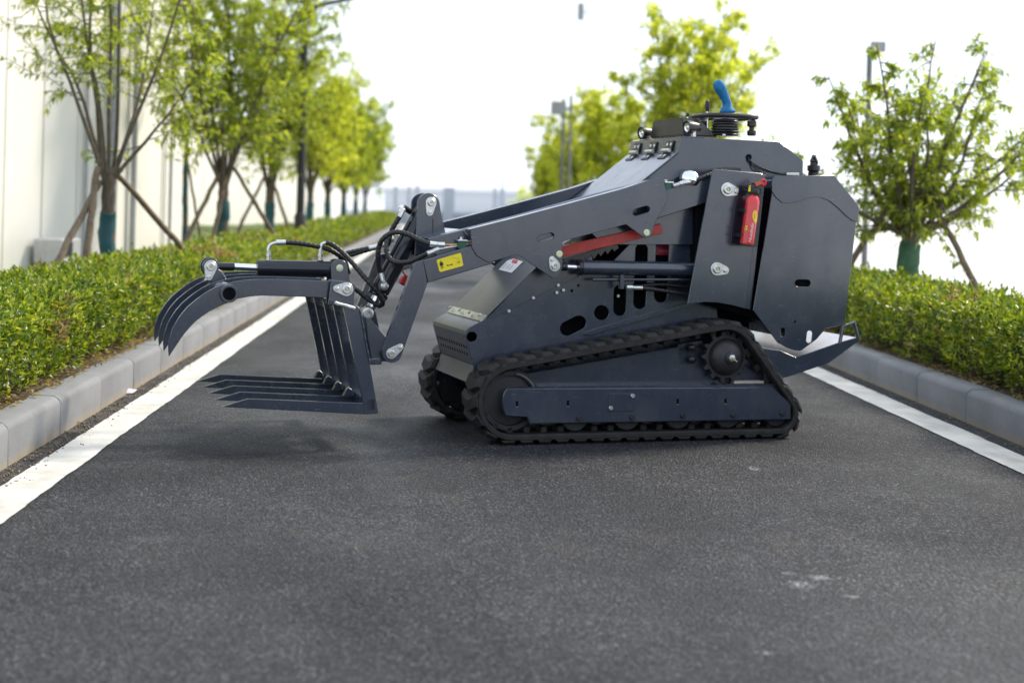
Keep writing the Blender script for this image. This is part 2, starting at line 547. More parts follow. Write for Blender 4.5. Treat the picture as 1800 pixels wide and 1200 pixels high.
def concrete(name, base, dirt=(0.36, 0.28, 0.17), zb=0.03, amt=0.75):
    m, nt, b = newmat(name)
    w = coords(nt, 'World')
    k = 1.0
    c = ramp(nt, noise_tex(nt, w, 3.2, 6, 0.6), [(0.3, tuple(x * 0.84 for x in base)), (0.7, tuple(min(1, x * 1.14) for x in base))]).outputs[0]
    s = ramp(nt, noise_tex(nt, coords(nt, 'World', (1, 1, 0.35)), 22.0, 6, 0.7), [(0.60, (0, 0, 0)), (0.72, (1, 1, 1))]).outputs[0]
    f = N(nt, 'ShaderNodeMath', operation='MULTIPLY'); nt.links.new(s, f.inputs[0]); f.inputs[1].default_value = 0.35
    c = mixc(nt, f.outputs[0], c, tuple(min(1, x * 1.5) for x in base))
    speck = ramp(nt, noise_tex(nt, w, 95.0, 2, 0.5), [(0.30, (1, 1, 1)), (0.36, (0, 0, 0))]).outputs[0]
    f = N(nt, 'ShaderNodeMath', operation='MULTIPLY'); nt.links.new(speck, f.inputs[0]); f.inputs[1].default_value = 0.5
    c = mixc(nt, f.outputs[0], c, tuple(x * 0.45 for x in base))
    sep = N(nt, 'ShaderNodeSeparateXYZ'); nt.links.new(w, sep.inputs[0])
    ad = N(nt, 'ShaderNodeMath', operation='MULTIPLY_ADD')
    nt.links.new(noise_tex(nt, w, 11.0, 4, 0.7), ad.inputs[0]); ad.inputs[1].default_value = -0.075; nt.links.new(sep.outputs[2], ad.inputs[2])
    mr = N(nt, 'ShaderNodeMapRange'); nt.links.new(ad.outputs[0], mr.inputs[0])
    mr.inputs[1].default_value, mr.inputs[2].default_value, mr.inputs[3].default_value, mr.inputs[4].default_value = zb - 0.06, zb - 0.02, amt, 0
    c = mixc(nt, mr.outputs[0], c, dirt)
    nt.links.new(c, b.inputs['Base Color'])
    b.inputs['Roughness'].default_value = 0.8
    bump(nt, b, noise_tex(nt, w, 120.0, 4, 0.7), 0.5, 0.002)
    return m
M['kerb'] = concrete('kerb_concrete', (0.195, 0.20, 0.212), zb=0.022, amt=0.6)
M['pale_ground'] = concrete('pale_concrete_ground', (0.62, 0.62, 0.61), zb=-1.0, amt=0.0)

def soil():
    m, nt, b = newmat('soil')
    w = coords(nt, 'World')
    c = ramp(nt, noise_tex(nt, w, 28.0, 6, 0.7), [(0.3, (0.035, 0.026, 0.017)), (0.55, (0.10, 0.075, 0.045)), (0.75, (0.22, 0.17, 0.10))])
    nt.links.new(c.outputs[0], b.inputs['Base Color'])
    b.inputs['Roughness'].default_value = 0.95
    bump(nt, b, noise_tex(nt, w, 60.0, 5, 0.7), 0.9, 0.012)
    return m
M['soil'] = soil()
def grass_mat():
    m, nt, b = newmat('lawn')
    w = coords(nt, 'World')
    c = ramp(nt, noise_tex(nt, w, 7.0, 6, 0.7), [(0.3, (0.06, 0.09, 0.015)), (0.6, (0.12, 0.16, 0.03)), (0.8, (0.20, 0.21, 0.06))])
    nt.links.new(c.outputs[0], b.inputs['Base Color'])
    b.inputs['Roughness'].default_value = 0.9
    bump(nt, b, noise_tex(nt, w, 40.0, 5, 0.7), 0.9, 0.04)
    return m
M['lawn'] = grass_mat()

def sheet(name, x0, x1, y0, y1, z, mat, nx=1, ny=1, fn=None, kind='structure'):
    xs, ys = np.linspace(x0, x1, nx + 1), np.linspace(y0, y1, ny + 1)
    v = [(x, y, z + (fn(x, y) if fn else 0)) for y in ys for x in xs]
    f = [(j * (nx + 1) + i, j * (nx + 1) + i + 1, (j + 1) * (nx + 1) + i + 1, (j + 1) * (nx + 1) + i) for j in range(ny) for i in range(nx)]
    me = bpy.data.meshes.new(name)
    me.from_pydata(v, [], f)
    me.update()
    if fn: me.shade_smooth()
    return link(name, me, mat, None, kind)
KL, KR = -1.52, 2.525
Y0, Y1 = -14.0, 60.0
sheet('ground', -2500, 2500, -2500, 2500, -0.06, M['pale_ground'])
sheet('road', KL - 0.05, KR + 0.05, Y0, Y1 + 2, 0.0, M['asphalt'], 1, 8)

def edge_line(x0, x1, name):
    ys = np.arange(Y0, Y1, 0.03)
    n = len(ys)
    def wob(a, ph):
        return np.array([a * (noise.noise((y * 2.1, ph, 0)) + 0.7 * noise.noise((y * 9, ph, 4)) + 0.5 * noise.noise((y * 28, ph, 9))) for y in ys])
    l, r = x0 + wob(0.006, 1.0 + x0), x1 + wob(0.006, 7.0 + x0)
    v = np.zeros((2 * n, 3))
    v[0::2, 0], v[1::2, 0] = l, r
    v[0::2, 1] = v[1::2, 1] = ys
    v[:, 2] = 0.004
    i = np.arange(n - 1)
    f = np.stack([2 * i, 2 * i + 1, 2 * i + 3, 2 * i + 2], 1).ravel()
    o = link(name, from_np(name, v, f, 4), M['line'], None, 'structure')
    return o
edge_line(-1.432, -1.27, 'edge_line')
edge_line(2.248, 2.417, 'edge_line')

# kerbs, one stone at a time
def kerb_stone_mesh(sign):
    prof = [(0, -0.05), (0.0, 0.128), (0.006, 0.142), (0.016, 0.152), (0.030, 0.158), (0.12, 0.160), (0.12, -0.05)]
    L = 0.739
    v, f = [], []
    ys = [0, 0.004, L - 0.004, L]
    for j, y in enumerate(ys):
        for (a, z) in prof:
            ins = 0.004 if j in (0, 3) else 0
            v.append((sign * (a + (ins if a == 0 else 0)), y, z - (ins if z > 0.15 else 0)))
    k = len(prof)
    for j in range(3):
        for i in range(k):
            a, b2 = j * k + i, j * k + (i + 1) % k
            f.append((a, b2, b2 + k, a + k))
    f.append(tuple(range(k))); f.append(tuple(range(3 * k, 4 * k)))
    return finish(mesh_py('kerb_stone', v, f), True, 40)
def kerb(name, x, sign, ysome):
    root = link(name, box_mesh(name, (min(x + sign * 0.03, x + sign * 0.11), Y0, -0.05), (max(x + sign * 0.03, x + sign * 0.11), Y1, 0.12), 0), M['soil'], None, 'structure')
    me = kerb_stone_mesh(sign)
    y = ysome - 0.75 * 14
    while y < Y1 - 1:
        o = link('kerb_stone', me, M['kerb'], root)
        o.location = (x + random.uniform(-0.002, 0.002), y, random.uniform(-0.003, 0.003))
        o.rotation_euler = (0, 0, random.uniform(-0.003, 0.003))
        y += 0.75
kerb('kerb', KL, -1, on_z(97, 764).y + 0.004)
kerb('kerb', KR, 1, on_z(1695, 742).y + 0.004)

# planting beds and what lies behind them
def rough(x, y):
    return 0.02 * noise.noise((x * 5, y * 5, 0)) + 0.012 * noise.noise((x * 17, y * 17, 3))
sheet('planting_bed', -2.75, KL - 0.115, 1.0, Y1, 0.148, M['soil'], 16, 400, rough)
sheet('planting_bed', KR + 0.115, 3.75, 1.0, Y1, 0.148, M['soil'], 16, 400, rough)
def mound(x, y):
    a = max(0.0, min(1.0, (-2.6 - x) / 2.2)) ** 1.2
    return -0.02 + 0.52 * a * math.exp(-((y - 24) / 7.0) ** 2) + 0.05 * noise.noise((x * 0.8, y * 0.8, 0)) * a
sheet('lawn', -13.0, -2.72, 1.0, 58.0, 0.15, M['lawn'], 40, 90, mound)

# ------------------------------------------------------------------ foliage
def leaf_mat(name, cols, trans=0.45, gloss=0.35):
    m, nt, b = newmat(name)
    g = nt.nodes.new('ShaderNodeNewGeometry')
    n = len(cols)
    r = ramp(nt, g.outputs['Random Per Island'], [(i / max(1, n - 1), c) for i, c in enumerate(cols)])
    big = noise_tex(nt, coords(nt, 'World'), 2.6, 3)
    k = ramp(nt, big, [(0.3, (0.72, 0.76, 0.7)), (0.7, (1.25, 1.2, 1.1))])
    c = mixc(nt, 1.0, r.outputs[0], k.outputs[0], 'MULTIPLY')
    nt.links.new(c, b.inputs['Base Color'])
    b.inputs['Roughness'].default_value = gloss
    b.inputs['Specular IOR Level'].default_value = 0.4
    t = N(nt, 'ShaderNodeBsdfTranslucent')
    tc = mixc(nt, 1.0, c, (2.2, 2.1, 0.78), 'MULTIPLY')
    nt.links.new(tc, t.inputs['Color'])
    mx = N(nt, 'ShaderNodeMixShader')
    mx.inputs[0].default_value = trans
    nt.links.new(b.outputs[0], mx.inputs[1]); nt.links.new(t.outputs[0], mx.inputs[2])
    nt.links.new(mx.outputs[0], nt.nodes['Material Output'].inputs['Surface'])
    return m
M['hedge_leaf'] = leaf_mat('hedge_leaf', [(0.035, 0.075, 0.010), (0.08, 0.145, 0.016), (0.15, 0.215, 0.022), (0.235, 0.29, 0.030), (0.34, 0.36, 0.065)], 0.34, 0.33)
M['hedge_dry'] = leaf_mat('hedge_dry_leaf', [(0.14, 0.095, 0.05), (0.24, 0.17, 0.09), (0.32, 0.27, 0.17)], 0.3, 0.6)
M['tree_leaf'] = leaf_mat('tree_leaf', [(0.11, 0.165, 0.035), (0.17, 0.235, 0.045), (0.24, 0.295, 0.06), (0.33, 0.36, 0.075)], 0.62, 0.4)
M['tree_leaf_light'] = leaf_mat('tree_leaf_light', [(0.19, 0.25, 0.045), (0.28, 0.34, 0.055), (0.37, 0.41, 0.07), (0.46, 0.47, 0.09)], 0.62, 0.45)
M['hazed_leaf'] = leaf_mat('hazed_leaf', [(0.46, 0.52, 0.42), (0.54, 0.58, 0.48)], 0.5, 0.7)  # leaf colour paled to carry the haze of distance
M['twig'] = simple('hedge_twig', (0.055, 0.045, 0.025), 0.85, 0, 0.4, 40)
def bark_mat():
    m, nt, b = newmat('bark')
    v = coords(nt, 'World', (1, 1, 0.25))
    c = ramp(nt, noise_tex(nt, v, 60.0, 6, 0.7), [(0.3, (0.045, 0.034, 0.024)), (0.55, (0.12, 0.095, 0.065)), (0.75, (0.21, 0.17, 0.125))])
    nt.links.new(c.outputs[0], b.inputs['Base Color'])
    b.inputs['Roughness'].default_value = 0.85
    bump(nt, b, noise_tex(nt, v, 70.0, 5, 0.7), 0.9, 0.006)
    return m
M['bark'] = bark_mat()
M['stake'] = simple('peeled_pole', (0.155, 0.115, 0.075), 0.8, 0, 0.4, 18, bumpd=0.004)
M['wrap'] = simple('teal_trunk_wrap', (0.012, 0.080, 0.088), 0.6, 0, 0.25, 14, bumpd=0.004)
M['wrap_green'] = simple('green_trunk_wrap', (0.035, 0.10, 0.045), 0.7, 0, 0.35, 14, bumpd=0.004)

def leaves_mesh(name, pos, dirv, nor, length, width, mats, midx=None, fold=0.25):
    """many small folded leaves: base at pos, growing along dirv; 4 vertices and 2 triangles each"""
    n = len(pos)
    d = dirv / (np.linalg.norm(dirv, axis=1, keepdims=True) + 1e-9)
    s = np.cross(d, nor); s /= (np.linalg.norm(s, axis=1, keepdims=True) + 1e-9)
    nn = np.cross(s, d)
    L = length[:, None]; W = width[:, None]
    v = np.empty((n, 4, 3))
    v[:, 0] = pos
    v[:, 1] = pos + d * L * 0.45 + s * W * 0.5 + nn * W * fold
    v[:, 2] = pos + d * L - nn * L * 0.12
    v[:, 3] = pos + d * L * 0.45 - s * W * 0.5 + nn * W * fold
    i = np.arange(n)[:, None] * 4
    f = np.concatenate([i + np.array([[0, 1, 2]]), i + np.array([[0, 2, 3]])], 1).ravel()
    return from_np(name, v.reshape(-1, 3), f, 3, mats, None if midx is None else np.repeat(midx, 2))

def hedge(name, x0, x1, front_sign, label, dry_t=0.46):
    """front_sign: +1 when the road side is +x.  Foliage as sprigs of small leaves over a twiggy core."""
    zb, zt = 0.16, 0.50
    root = empty(name, ((x0 + x1) / 2, 20, zb))
    # core of dark twigs, lumpy
    ys = np.arange(1.0, Y1 - 3, 0.12)
    prof = [(0.10, 0.0), (0.05, 0.5), (0.10, 0.88), (0.3, 0.95), (0.7, 0.95), (0.9, 0.88), (0.95, 0.5), (0.9, 0.0)]
    v, f = [], []
    for y in ys:
        for a, h in prof:
            j = 0.03 * noise.noise((a * 7, y * 3, h * 5))
            v.append((x0 + 0.08 + (x1 - x0 - 0.16) * a + j, y, zb + (zt - zb - 0.075) * h + j))
    k = len(prof)
    for j in range(len(ys) - 1):
        for i in range(k - 1):
            f.append((j * k + i, j * k + i + 1, (j + 1) * k + i + 1, (j + 1) * k + i))
    f.append(tuple(range(k))); f.append(tuple(range((len(ys) - 1) * k, len(ys) * k)))
    o = link('branches', mesh_py('branches', v, f), M['twig'], root)
    o.location = -root.location
    zones = [(3.2, 8.5, 900, 1.22, 8), (8.5, 14.0, 560, 1.45, 7), (14.0, 24.0, 260, 1.9, 6), (24.0, Y1 - 3, 90, 3.0, 6)]
    A = {'p': [], 'd': [], 'n': [], 'l': [], 'w': [], 'm': []}
    W = x1 - x0
    for ya, yb, dens, sc, per in zones:
        H = zt - zb
        ns = int((yb - ya) * (H * 1.5 + W) * dens)
        t = RNG.random(ns) * (H + W + 0.5 * H)
        y = ya + RNG.random(ns) * (yb - ya)
        x = np.empty(ns); z = np.empty(ns); nx = np.zeros(ns); nz = np.zeros(ns)
        fr = t < H
        bk = t >= H + W
        tp = ~fr & ~bk
        fx, bx = (x1, x0) if front_sign > 0 else (x0, x1)
        x[fr] = fx; z[fr] = zb + t[fr]; nx[fr] = front_sign; nz[fr] = 0.25
        x[tp] = fx - front_sign * (t[tp] - H); z[tp] = zt; nz[tp] = 1; nx[tp] = 0
        x[bk] = bx; z[bk] = zt - (t[bk] - H - W); nx[bk] = -front_sign; nz[bk] = 0.25
        # rounded shoulders and a lumpy outline
        ed = np.minimum(np.abs(x - fx), np.abs(x - bx))
        z = np.where(tp, z - 0.05 * np.exp(-(ed / 0.05) ** 2), z)
        low = np.clip((zb + 0.10 - z) / 0.10, 0, 1)
        lump = np.array([0.050 * noise.noise((a * 3.2, b2 * 3.2, c * 3.2)) + 0.055 * noise.noise((a * 8, b2 * 8, c * 8)) for a, b2, c in zip(x, y, z)])
        dep = -RNG.random(ns) ** 1.6 * 0.12
        off = lump + dep
        x = x + np.where(tp, 0, nx) * (off - 0.04 * low); z = z + np.where(tp, off, 0)
        drop = (RNG.random(ns) < 0.35 * low)
        dry = np.array([noise.noise((a * 2.3 + 11, b2 * 2.0, c * 3)) for a, b2, c in zip(x, y, z)]) + RNG.normal(0, 0.10, ns) + 0.12 * low
        tall = (RNG.random(ns) < 0.06) * RNG.random(ns) * 0.05
        dirs = np.stack([nx * 0.7 + RNG.normal(0, 0.35, ns), RNG.normal(0, 0.40, ns), nz * 0.6 + 0.75 + RNG.normal(0, 0.25, ns)], 1)
        dirs /= np.linalg.norm(dirs, axis=1, keepdims=True)
        base = np.stack([x, y, z], 1)
        keep = ~drop
        base, dirs, dry, tall = base[keep], dirs[keep], dry[keep], tall[keep]
        m = len(base)
        for q in range(per):
            frac = (q + 1) / per
            up = (0.045 + tall)[:, None] * sc ** 0.5
            pos = base + dirs * up * frac + RNG.normal(0, 0.002, (m, 3))
            side = RNG.normal(0, 1, (m, 3))
            side -= dirs * np.sum(side * dirs, 1, keepdims=True)
            side /= np.linalg.norm(side, axis=1, keepdims=True)
            dd = side * (0.95 - 0.55 * frac) + dirs * (0.35 + 0.6 * frac)
            A['p'].append(pos); A['d'].append(dd); A['n'].append(dirs + RNG.normal(0, 0.25, (m, 3)))
            ln = 0.024 * sc * (0.75 + 0.5 * RNG.random(m))
            A['l'].append(ln); A['w'].append(ln * (0.46 + 0.12 * RNG.random(m)))
            A['m'].append((dry > dry_t).astype(int))
    me = leaves_mesh('foliage', *(np.concatenate(A[k2]) for k2 in 'pdnlw'), (M['hedge_leaf'], M['hedge_dry']), np.concatenate(A['m']), 0.2)
    o = link('foliage', me, None, root, 'stuff')
    o.location = -root.location
    # dry litter at the foot
    tag(root, label, 'hedge')
    return root
hedge('hedge', -2.36, -1.65, 1, 'long clipped green hedge behind the left kerb with dry brown patches')
hedge('hedge', 2.66, 3.36, -1, 'clipped green hedge along the right kerb behind the machine', 0.60)

def litter(x0, x1, n, ya, yb):
    p = np.stack([x0 + RNG.random(n) * (x1 - x0), ya + RNG.random(n) ** 1.6 * (yb - ya), 0.165 + RNG.random(n) * 0.012], 1)
    d = RNG.normal(0, 1, (n, 3)); d[:, 2] *= 0.25
    nn = RNG.normal(0, 0.3, (n, 3)); nn[:, 2] += 1
    ln = 0.015 + 0.02 * RNG.random(n)
    me = leaves_mesh('leaf_litter', p, d, nn, ln, ln * 0.5, (M['hedge_dry'],), None, 0.3)
    o = link('leaf_litter', me, None, None, 'stuff')
    return o
tag(litter(-1.80, -1.60, 2600, 3.5, 18), 'dry brown leaf litter on the soil behind the left kerb', 'leaf litter')
tag(litter(2.62, 2.80, 1800, 3.5, 14), 'dry brown leaf litter on the soil behind the right kerb', 'leaf litter')

# ------------------------------------------------------------------ trees
def grow(p, d, L, n, wander, up, rnd):
    pts = [Vector(p)]
    d = Vector(d).normalized()
    for i in range(n):
        d = (d + Vector((rnd.gauss(0, wander), rnd.gauss(0, wander), rnd.gauss(0, wander) + up))).normalized()
        pts.append(pts[-1] + d * (L / n))
    return pts
class Skin:
    def __init__(s): s.v, s.f = [], []
    def add(s, path, r0, r1, seg):
        n = len(path)
        v, f = tube_mesh('x', path, [r0 + (r1 - r0) * i / (n - 1) for i in range(n)], seg)
        o = len(s.v)
        s.v += v; s.f += [tuple(i + o for i in t) for t in f]
def tree(name, loc, seed, label, fork=1.0, height=3.2, spread=1.1, stems=9, twigs=12, leaves=14, leaf=0.055, wrap=None, wrap_z=(0.2, 0.85), trunk_r=0.05,
         mat='tree_leaf', group='street trees in rows', lean=(0, 0), dens_top=1.0, low=0.15, droop=0.5, seg=7, wrap_mat='wrap', extra_stem=(), leaf_w=0.30, subs=2):
    rnd = random.Random(seed)
    rng = np.random.default_rng(seed)
    root = empty(name, loc)
    z0 = -0.06
    top = Vector((lean[0] * fork, lean[1] * fork, fork))
    tr = Skin()
    tp = [Vector((0, 0, z0)), top * 0.3 + Vector((0.01, 0, 0)), top * 0.65, top * 0.9, top + Vector((0, 0, 0.05))]
    tp = smooth_path(tp, 5)
    n = len(tp)
    v, f = tube_mesh('trunk', tp, [trunk_r * (1.25 - 0.3 * i / n + (0.35 if i > n - 5 else 0) * (i - n + 5) / 5) * (1 + 0.08 * rnd.uniform(-1, 1)) for i in range(n)], 12)
    link('trunk', finish(mesh_py('trunk', v, f), True, 60), M['bark'], root)
    if wrap:
        wp = [top * (wrap_z[0] + (wrap_z[1] - wrap_z[0]) * i / 14) / max(fork, 1e-3) + Vector((0.008 * rnd.uniform(-1, 1), 0.008 * rnd.uniform(-1, 1), 0)) for i in range(15)]
        v, f = tube_mesh('trunk_wrap', wp, [trunk_r * 1.28 * (1 + 0.05 * rnd.uniform(-1, 1) + 0.05 * (i % 2)) for i in range(15)], 14)
        link('trunk_wrap', finish(mesh_py('trunk_wrap', v, f), True, 60), M[wrap_mat], root)
    br = Skin()
    LP, LD, LN, LL = [], [], [], []
    def leafy(path, cnt, droopk):
        for _ in range(cnt):
            i = rnd.randrange(len(path) - 1)
            t = rnd.random()
            p = path[i].lerp(path[i + 1], t)
            ax = (path[i + 1] - path[i]).normalized()
            s = Vector((rnd.gauss(0, 1), rnd.gauss(0, 1), rnd.gauss(0, 1)))
            s = (s - ax * s.dot(ax)).normalized()
            d = s * 0.9 + ax * 0.5 + Vector((0, 0, -droopk * rnd.random()))
            LP.append(p[:]); LD.append(d[:]); LN.append((rnd.gauss(0, .4), rnd.gauss(0, .4), 1.0)); LL.append(leaf * rnd.uniform(0.65, 1.25))
    dirs = []
    for s in range(stems):
        az = 2 * math.pi * (s + rnd.uniform(-0.3, 0.3)) / stems
        tilt = rnd.uniform(0.25, 1.0) * math.atan2(spread, (height - fork) * 0.8)
        if s % 3 == 0: tilt *= 0.45
        dirs.append((az, tilt, rnd.uniform(0.75, 1.05)))
    for az, tilt, lf in dirs + list(extra_stem):
        d = Vector((math.cos(az) * math.sin(tilt), math.sin(az) * math.sin(tilt), math.cos(tilt)))
        L = (height - fork) * lf
        st = grow(top + Vector((math.cos(az) * trunk_r * 0.7, math.sin(az) * trunk_r * 0.7, -0.05)), d, L, 9, 0.07, 0.03, rnd)
        br.add(st, trunk_r * 0.36, trunk_r * 0.07, seg)
        leafy(st[3:], int(leaves * 1.2), droop)
        for q in range(twigs):
            a = low + (1 - low) * (q + rnd.random()) / twigs
            a = min(0.98, a)
            i = min(8, int(a * 9))
            p = st[i].lerp(st[i + 1], a * 9 - i)
            az2 = rnd.uniform(0, 2 * math.pi)
            dd = Vector((math.cos(az2), math.sin(az2), rnd.uniform(-0.1, 0.7)))
            dd = dd * 0.9 + Vector((d.x, d.y, 0)) * 0.6
            TL = rnd.uniform(0.25, 0.55) * (1.15 - 0.6 * a) * (height - fork) / 2.2
            tw = grow(p, dd, TL, 5, 0.16, -0.05 * droop, rnd)
            br.add(tw, trunk_r * 0.10, trunk_r * 0.03, 4)
            leafy(tw[1:], int(leaves * (0.6 + 0.4 * dens_top * a) * rnd.uniform(0.5, 1.4)), droop)
            for e in range(subs):
                i2 = rnd.randrange(1, 5)
                d3 = (tw[i2 + 1] - tw[i2]).normalized() + Vector((rnd.gauss(0, .7), rnd.gauss(0, .7), rnd.gauss(0, .5)))
                t3 = grow(tw[i2], d3, TL * rnd.uniform(0.4, 0.8), 3, 0.15, -0.05 * droop, rnd)
                br.add(t3, trunk_r * 0.05, trunk_r * 0.02, 3)
                leafy(t3, int(leaves * rnd.uniform(0.5, 1.2)), droop)
    me = mesh_py('branches', br.v, br.f)
    link('branches', finish(me, True, 60), M['bark'], root)
    LL = np.array(LL)
    me = leaves_mesh('crown', np.array(LP), np.array(LD), np.array(LN), LL, LL * leaf_w, (M[mat],), None, 0.18)
    link('crown', me, None, root, 'stuff')
    tag(root, label, 'tree', group)
    return root
def stake(p0, p1, r, label, group):
    p0, p1 = Vector(p0), Vector(p1)
    d = p1 - p0
    pts = [p0 + d * (i / 8) + Vector((random.uniform(-1, 1), random.uniform(-1, 1), random.uniform(-1, 1))) * 0.006 for i in range(9)]
    v, f = tube_mesh('support_stake', [q - p0 for q in pts], [r * (1.08 - 0.2 * i / 8) * random.uniform(0.95, 1.05) for i in range(9)], 9)
    o = link('support_stake', finish(mesh_py('support_stake', v, f), True, 60), M['stake'])
    o.location = p0
    tag(o, label, 'stake', group)
    return o

TXL, TXR = -2.42, 3.46
def row_y(px, x):           # distance along the road of a tree in a row at x seen at pixel column px
    d = ray(px, 400)
    return x / d.x * d.y
# left row, nearest first
T1y = row_y(189, TXL)
tree('street_tree', (TXL, T1y, 0.15), 11, 'nearest left tree with teal wrapped trunk, sparse drooping leaves and long bare stems', fork=0.98, height=3.4, spread=1.3, stems=5, twigs=14, leaves=15, subs=3,
     leaf=0.066, wrap=True, wrap_z=(0.0, 0.70), trunk_r=0.046, low=0.30, droop=0.95, leaf_w=0.25, dens_top=1.5,
     extra_stem=((3.0, 0.36, 0.95), (0.1, 0.62, 0.45), (0.2, 0.30, 1.0), (3.3, 0.20, 1.0)))
LT = [(row_y(388, TXL), 'second left tree with teal wrapped trunk and dense round green crown', 4.1, 1.3, 21),
      (row_y(471, TXL), 'third left tree, teal wrap low on a slim trunk just left of the lamp post', 4.0, 1.15, 22),
      (row_y(546, TXL), 'fourth left tree, just right of the black lamp post', 3.9, 1.2, 23),
      (33.0, 'fifth left tree from the camera, slim trunk beyond the lamp post', 3.6, 1.3, 24),
      (38.5, 'sixth left tree from the camera in the blurred row', 3.7, 1.3, 25),
      (44.0, 'seventh left tree from the camera in the blurred row', 3.8, 1.3, 26),
      (50.0, 'farthest left tree at the end of the hedge', 3.8, 1.3, 27)]
for i, (y, lab, h, sp, sd) in enumerate(LT):
    far = y > 30
    tree('street_tree', (TXL + random.uniform(-0.05, 0.05), y, 0.15), sd, lab, fork=1.02, height=h, spread=sp, stems=13, twigs=18 if not far else 13,
         leaves=17 if not far else 13, leaf=0.085 if not far else 0.14, leaf_w=0.36, wrap=True, wrap_z=(0.0, 0.78), trunk_r=0.055, low=0.15, droop=0.6, mat='tree_leaf_light' if i in (2, 3) else 'tree_leaf', dens_top=1.3)
# right row
R1y = row_y(1592, TXR)
tree('street_tree', (TXR, R1y, 0.15), 31, 'low bushy tree with green wrapped trunk behind the right hedge', fork=0.72, height=2.15, spread=1.6, stems=15, twigs=16, leaves=13, leaf=0.066, leaf_w=0.36,
     wrap=True, wrap_z=(0.0, 0.62), trunk_r=0.062, wrap_mat='wrap_green', low=0.06, droop=1.1, dens_top=0.6, lean=(0.06, 0), extra_stem=((0.2, 1.15, 0.85), (-0.5, 1.0, 0.9), (0.0, 0.75, 1.05), (3.3, 1.05, 0.85)))
RT = [(20.4, 'tall yellow green tree rising behind the joystick of the machine', 3.6, 1.5, 39, 3.38),
      (30.5, 'light green tree directly left of the tall tree behind the machine', 3.3, 1.0, 33, 3.40),
      (39.5, 'pale yellow green tree in the gap between boom and sky', 3.4, 1.1, 34, 3.40),
      (50.0, 'farthest right tree, smallest crown above the boom', 3.0, 1.0, 35, 3.46)]
for i, (y, lab, h, sp, sd, xx) in enumerate(RT):
    tree('street_tree', (xx, y, 0.15), sd, lab, fork=0.95, height=h, spread=sp, stems=16 if i == 0 else 12, twigs=18, leaves=22 if i == 0 else 12, leaf=0.095 if i == 0 else 0.14, leaf_w=0.38, wrap=True, wrap_z=(0, 0.7),
         trunk_r=0.055, low=0.12, droop=0.5, mat='tree_leaf_light', dens_top=1.2)
# support stakes, three or four to a tree
g1 = 'stakes of the nearest left tree'
def st3(px0, y0, px1, y1, Ya, Yb, r, lab, grp):
    a, b2 = at_y(px0, y0, Ya), at_y(px1, y1, Yb)
    return stake(a, b2, r, lab, grp)
st3(84, 492, 176, 318, T1y - 0.55, T1y - 0.02, 0.026, 'dark stake leaning in from the left against the nearest left tree', g1)
st3(149, 478, 171, 294, T1y - 0.30, T1y - 0.08, 0.027, 'pale upright stake just left of the nearest teal trunk', g1)
st3(340, 458, 204, 304, T1y + 0.75, T1y + 0.05, 0.023, 'stake leaning in from the right against the nearest left tree', g1)
T2y = LT[0][0]
g2 = 'stakes of the second left tree'
st3(322, 432, 385, 305, T2y - 0.4, T2y - 0.05, 0.026, 'stake leaning in from the left against the second left tree', g2)
st3(372, 430, 398, 312, T2y - 0.2, T2y - 0.08, 0.024, 'dark upright stake just left of the second teal trunk', g2)
st3(480, 410, 412, 296, T2y + 0.5, T2y, 0.024, 'stake leaning in from the right against the second left tree', g2)
g3 = 'stakes of the third left tree'
T3y = LT[1][0]
st3(412, 418, 468, 305, T3y, T3y, 0.024, 'stake crossing in from the left to the third left tree', g3)
st3(508, 405, 480, 318, T3y, T3y, 0.024, 'slim stake on the right of the third left tree', g3)
g4 = 'stakes of the low right tree'
a = Vector((TXR, R1y, 0.15))
st3(1490, 470, 1562, 362, R1y + 0.1, R1y, 0.024, 'stake on the machine side of the low right tree', g4)
st3(1727, 525, 1640, 355, R1y - 0.2, R1y, 0.024, 'long stake on the outer right side of the low right tree', g4)

# slim teal wrapped sapling against the white building corner
pA = at_y(324, 405, 18.0)
tree('sapling', (pA.x, pA.y, 0.16), 51, 'slim sapling with a thin teal wrapped stem at the white building corner', fork=1.5, height=3.0, spread=0.5, stems=4, twigs=7, leaves=9, leaf=0.07,
     wrap=True, wrap_z=(0.0, 1.2), trunk_r=0.024, mat='tree_leaf', group='saplings')
st3(352, 415, 330, 285, 18.2, 18.0, 0.016, 'slim stake on the right of the sapling at the white building corner', 'stakes of the sapling')

# ------------------------------------------------------------------ white panelled building on the left
def wall_mat(name, c):
    m, nt, b = newmat(name)
    w = coords(nt, 'World')
    r = ramp(nt, noise_tex(nt, coords(nt, 'World', (1, 1, 0.3)), 1.6, 5), [(0.3, tuple(x * 0.95 for x in c)), (0.7, tuple(min(0.9, x * 1.03) for x in c))])
    nt.links.new(r.outputs[0], b.inputs['Base Color'])
    b.inputs['Roughness'].default_value = 0.45
    return m
M['wall'] = wall_mat('white_wall_panel', (0.80, 0.78, 0.72))
M['seam'] = simple('panel_seam', (0.22, 0.22, 0.21), 0.7)
M['grey_pipe'] = simple('grey_downpipe', (0.36, 0.37, 0.38), 0.5)
M['ac_grille'] = simple('dark_grille', (0.02, 0.03, 0.04), 0.5)
M['ac_white'] = simple('white_housing', (0.50, 0.49, 0.50), 0.45)

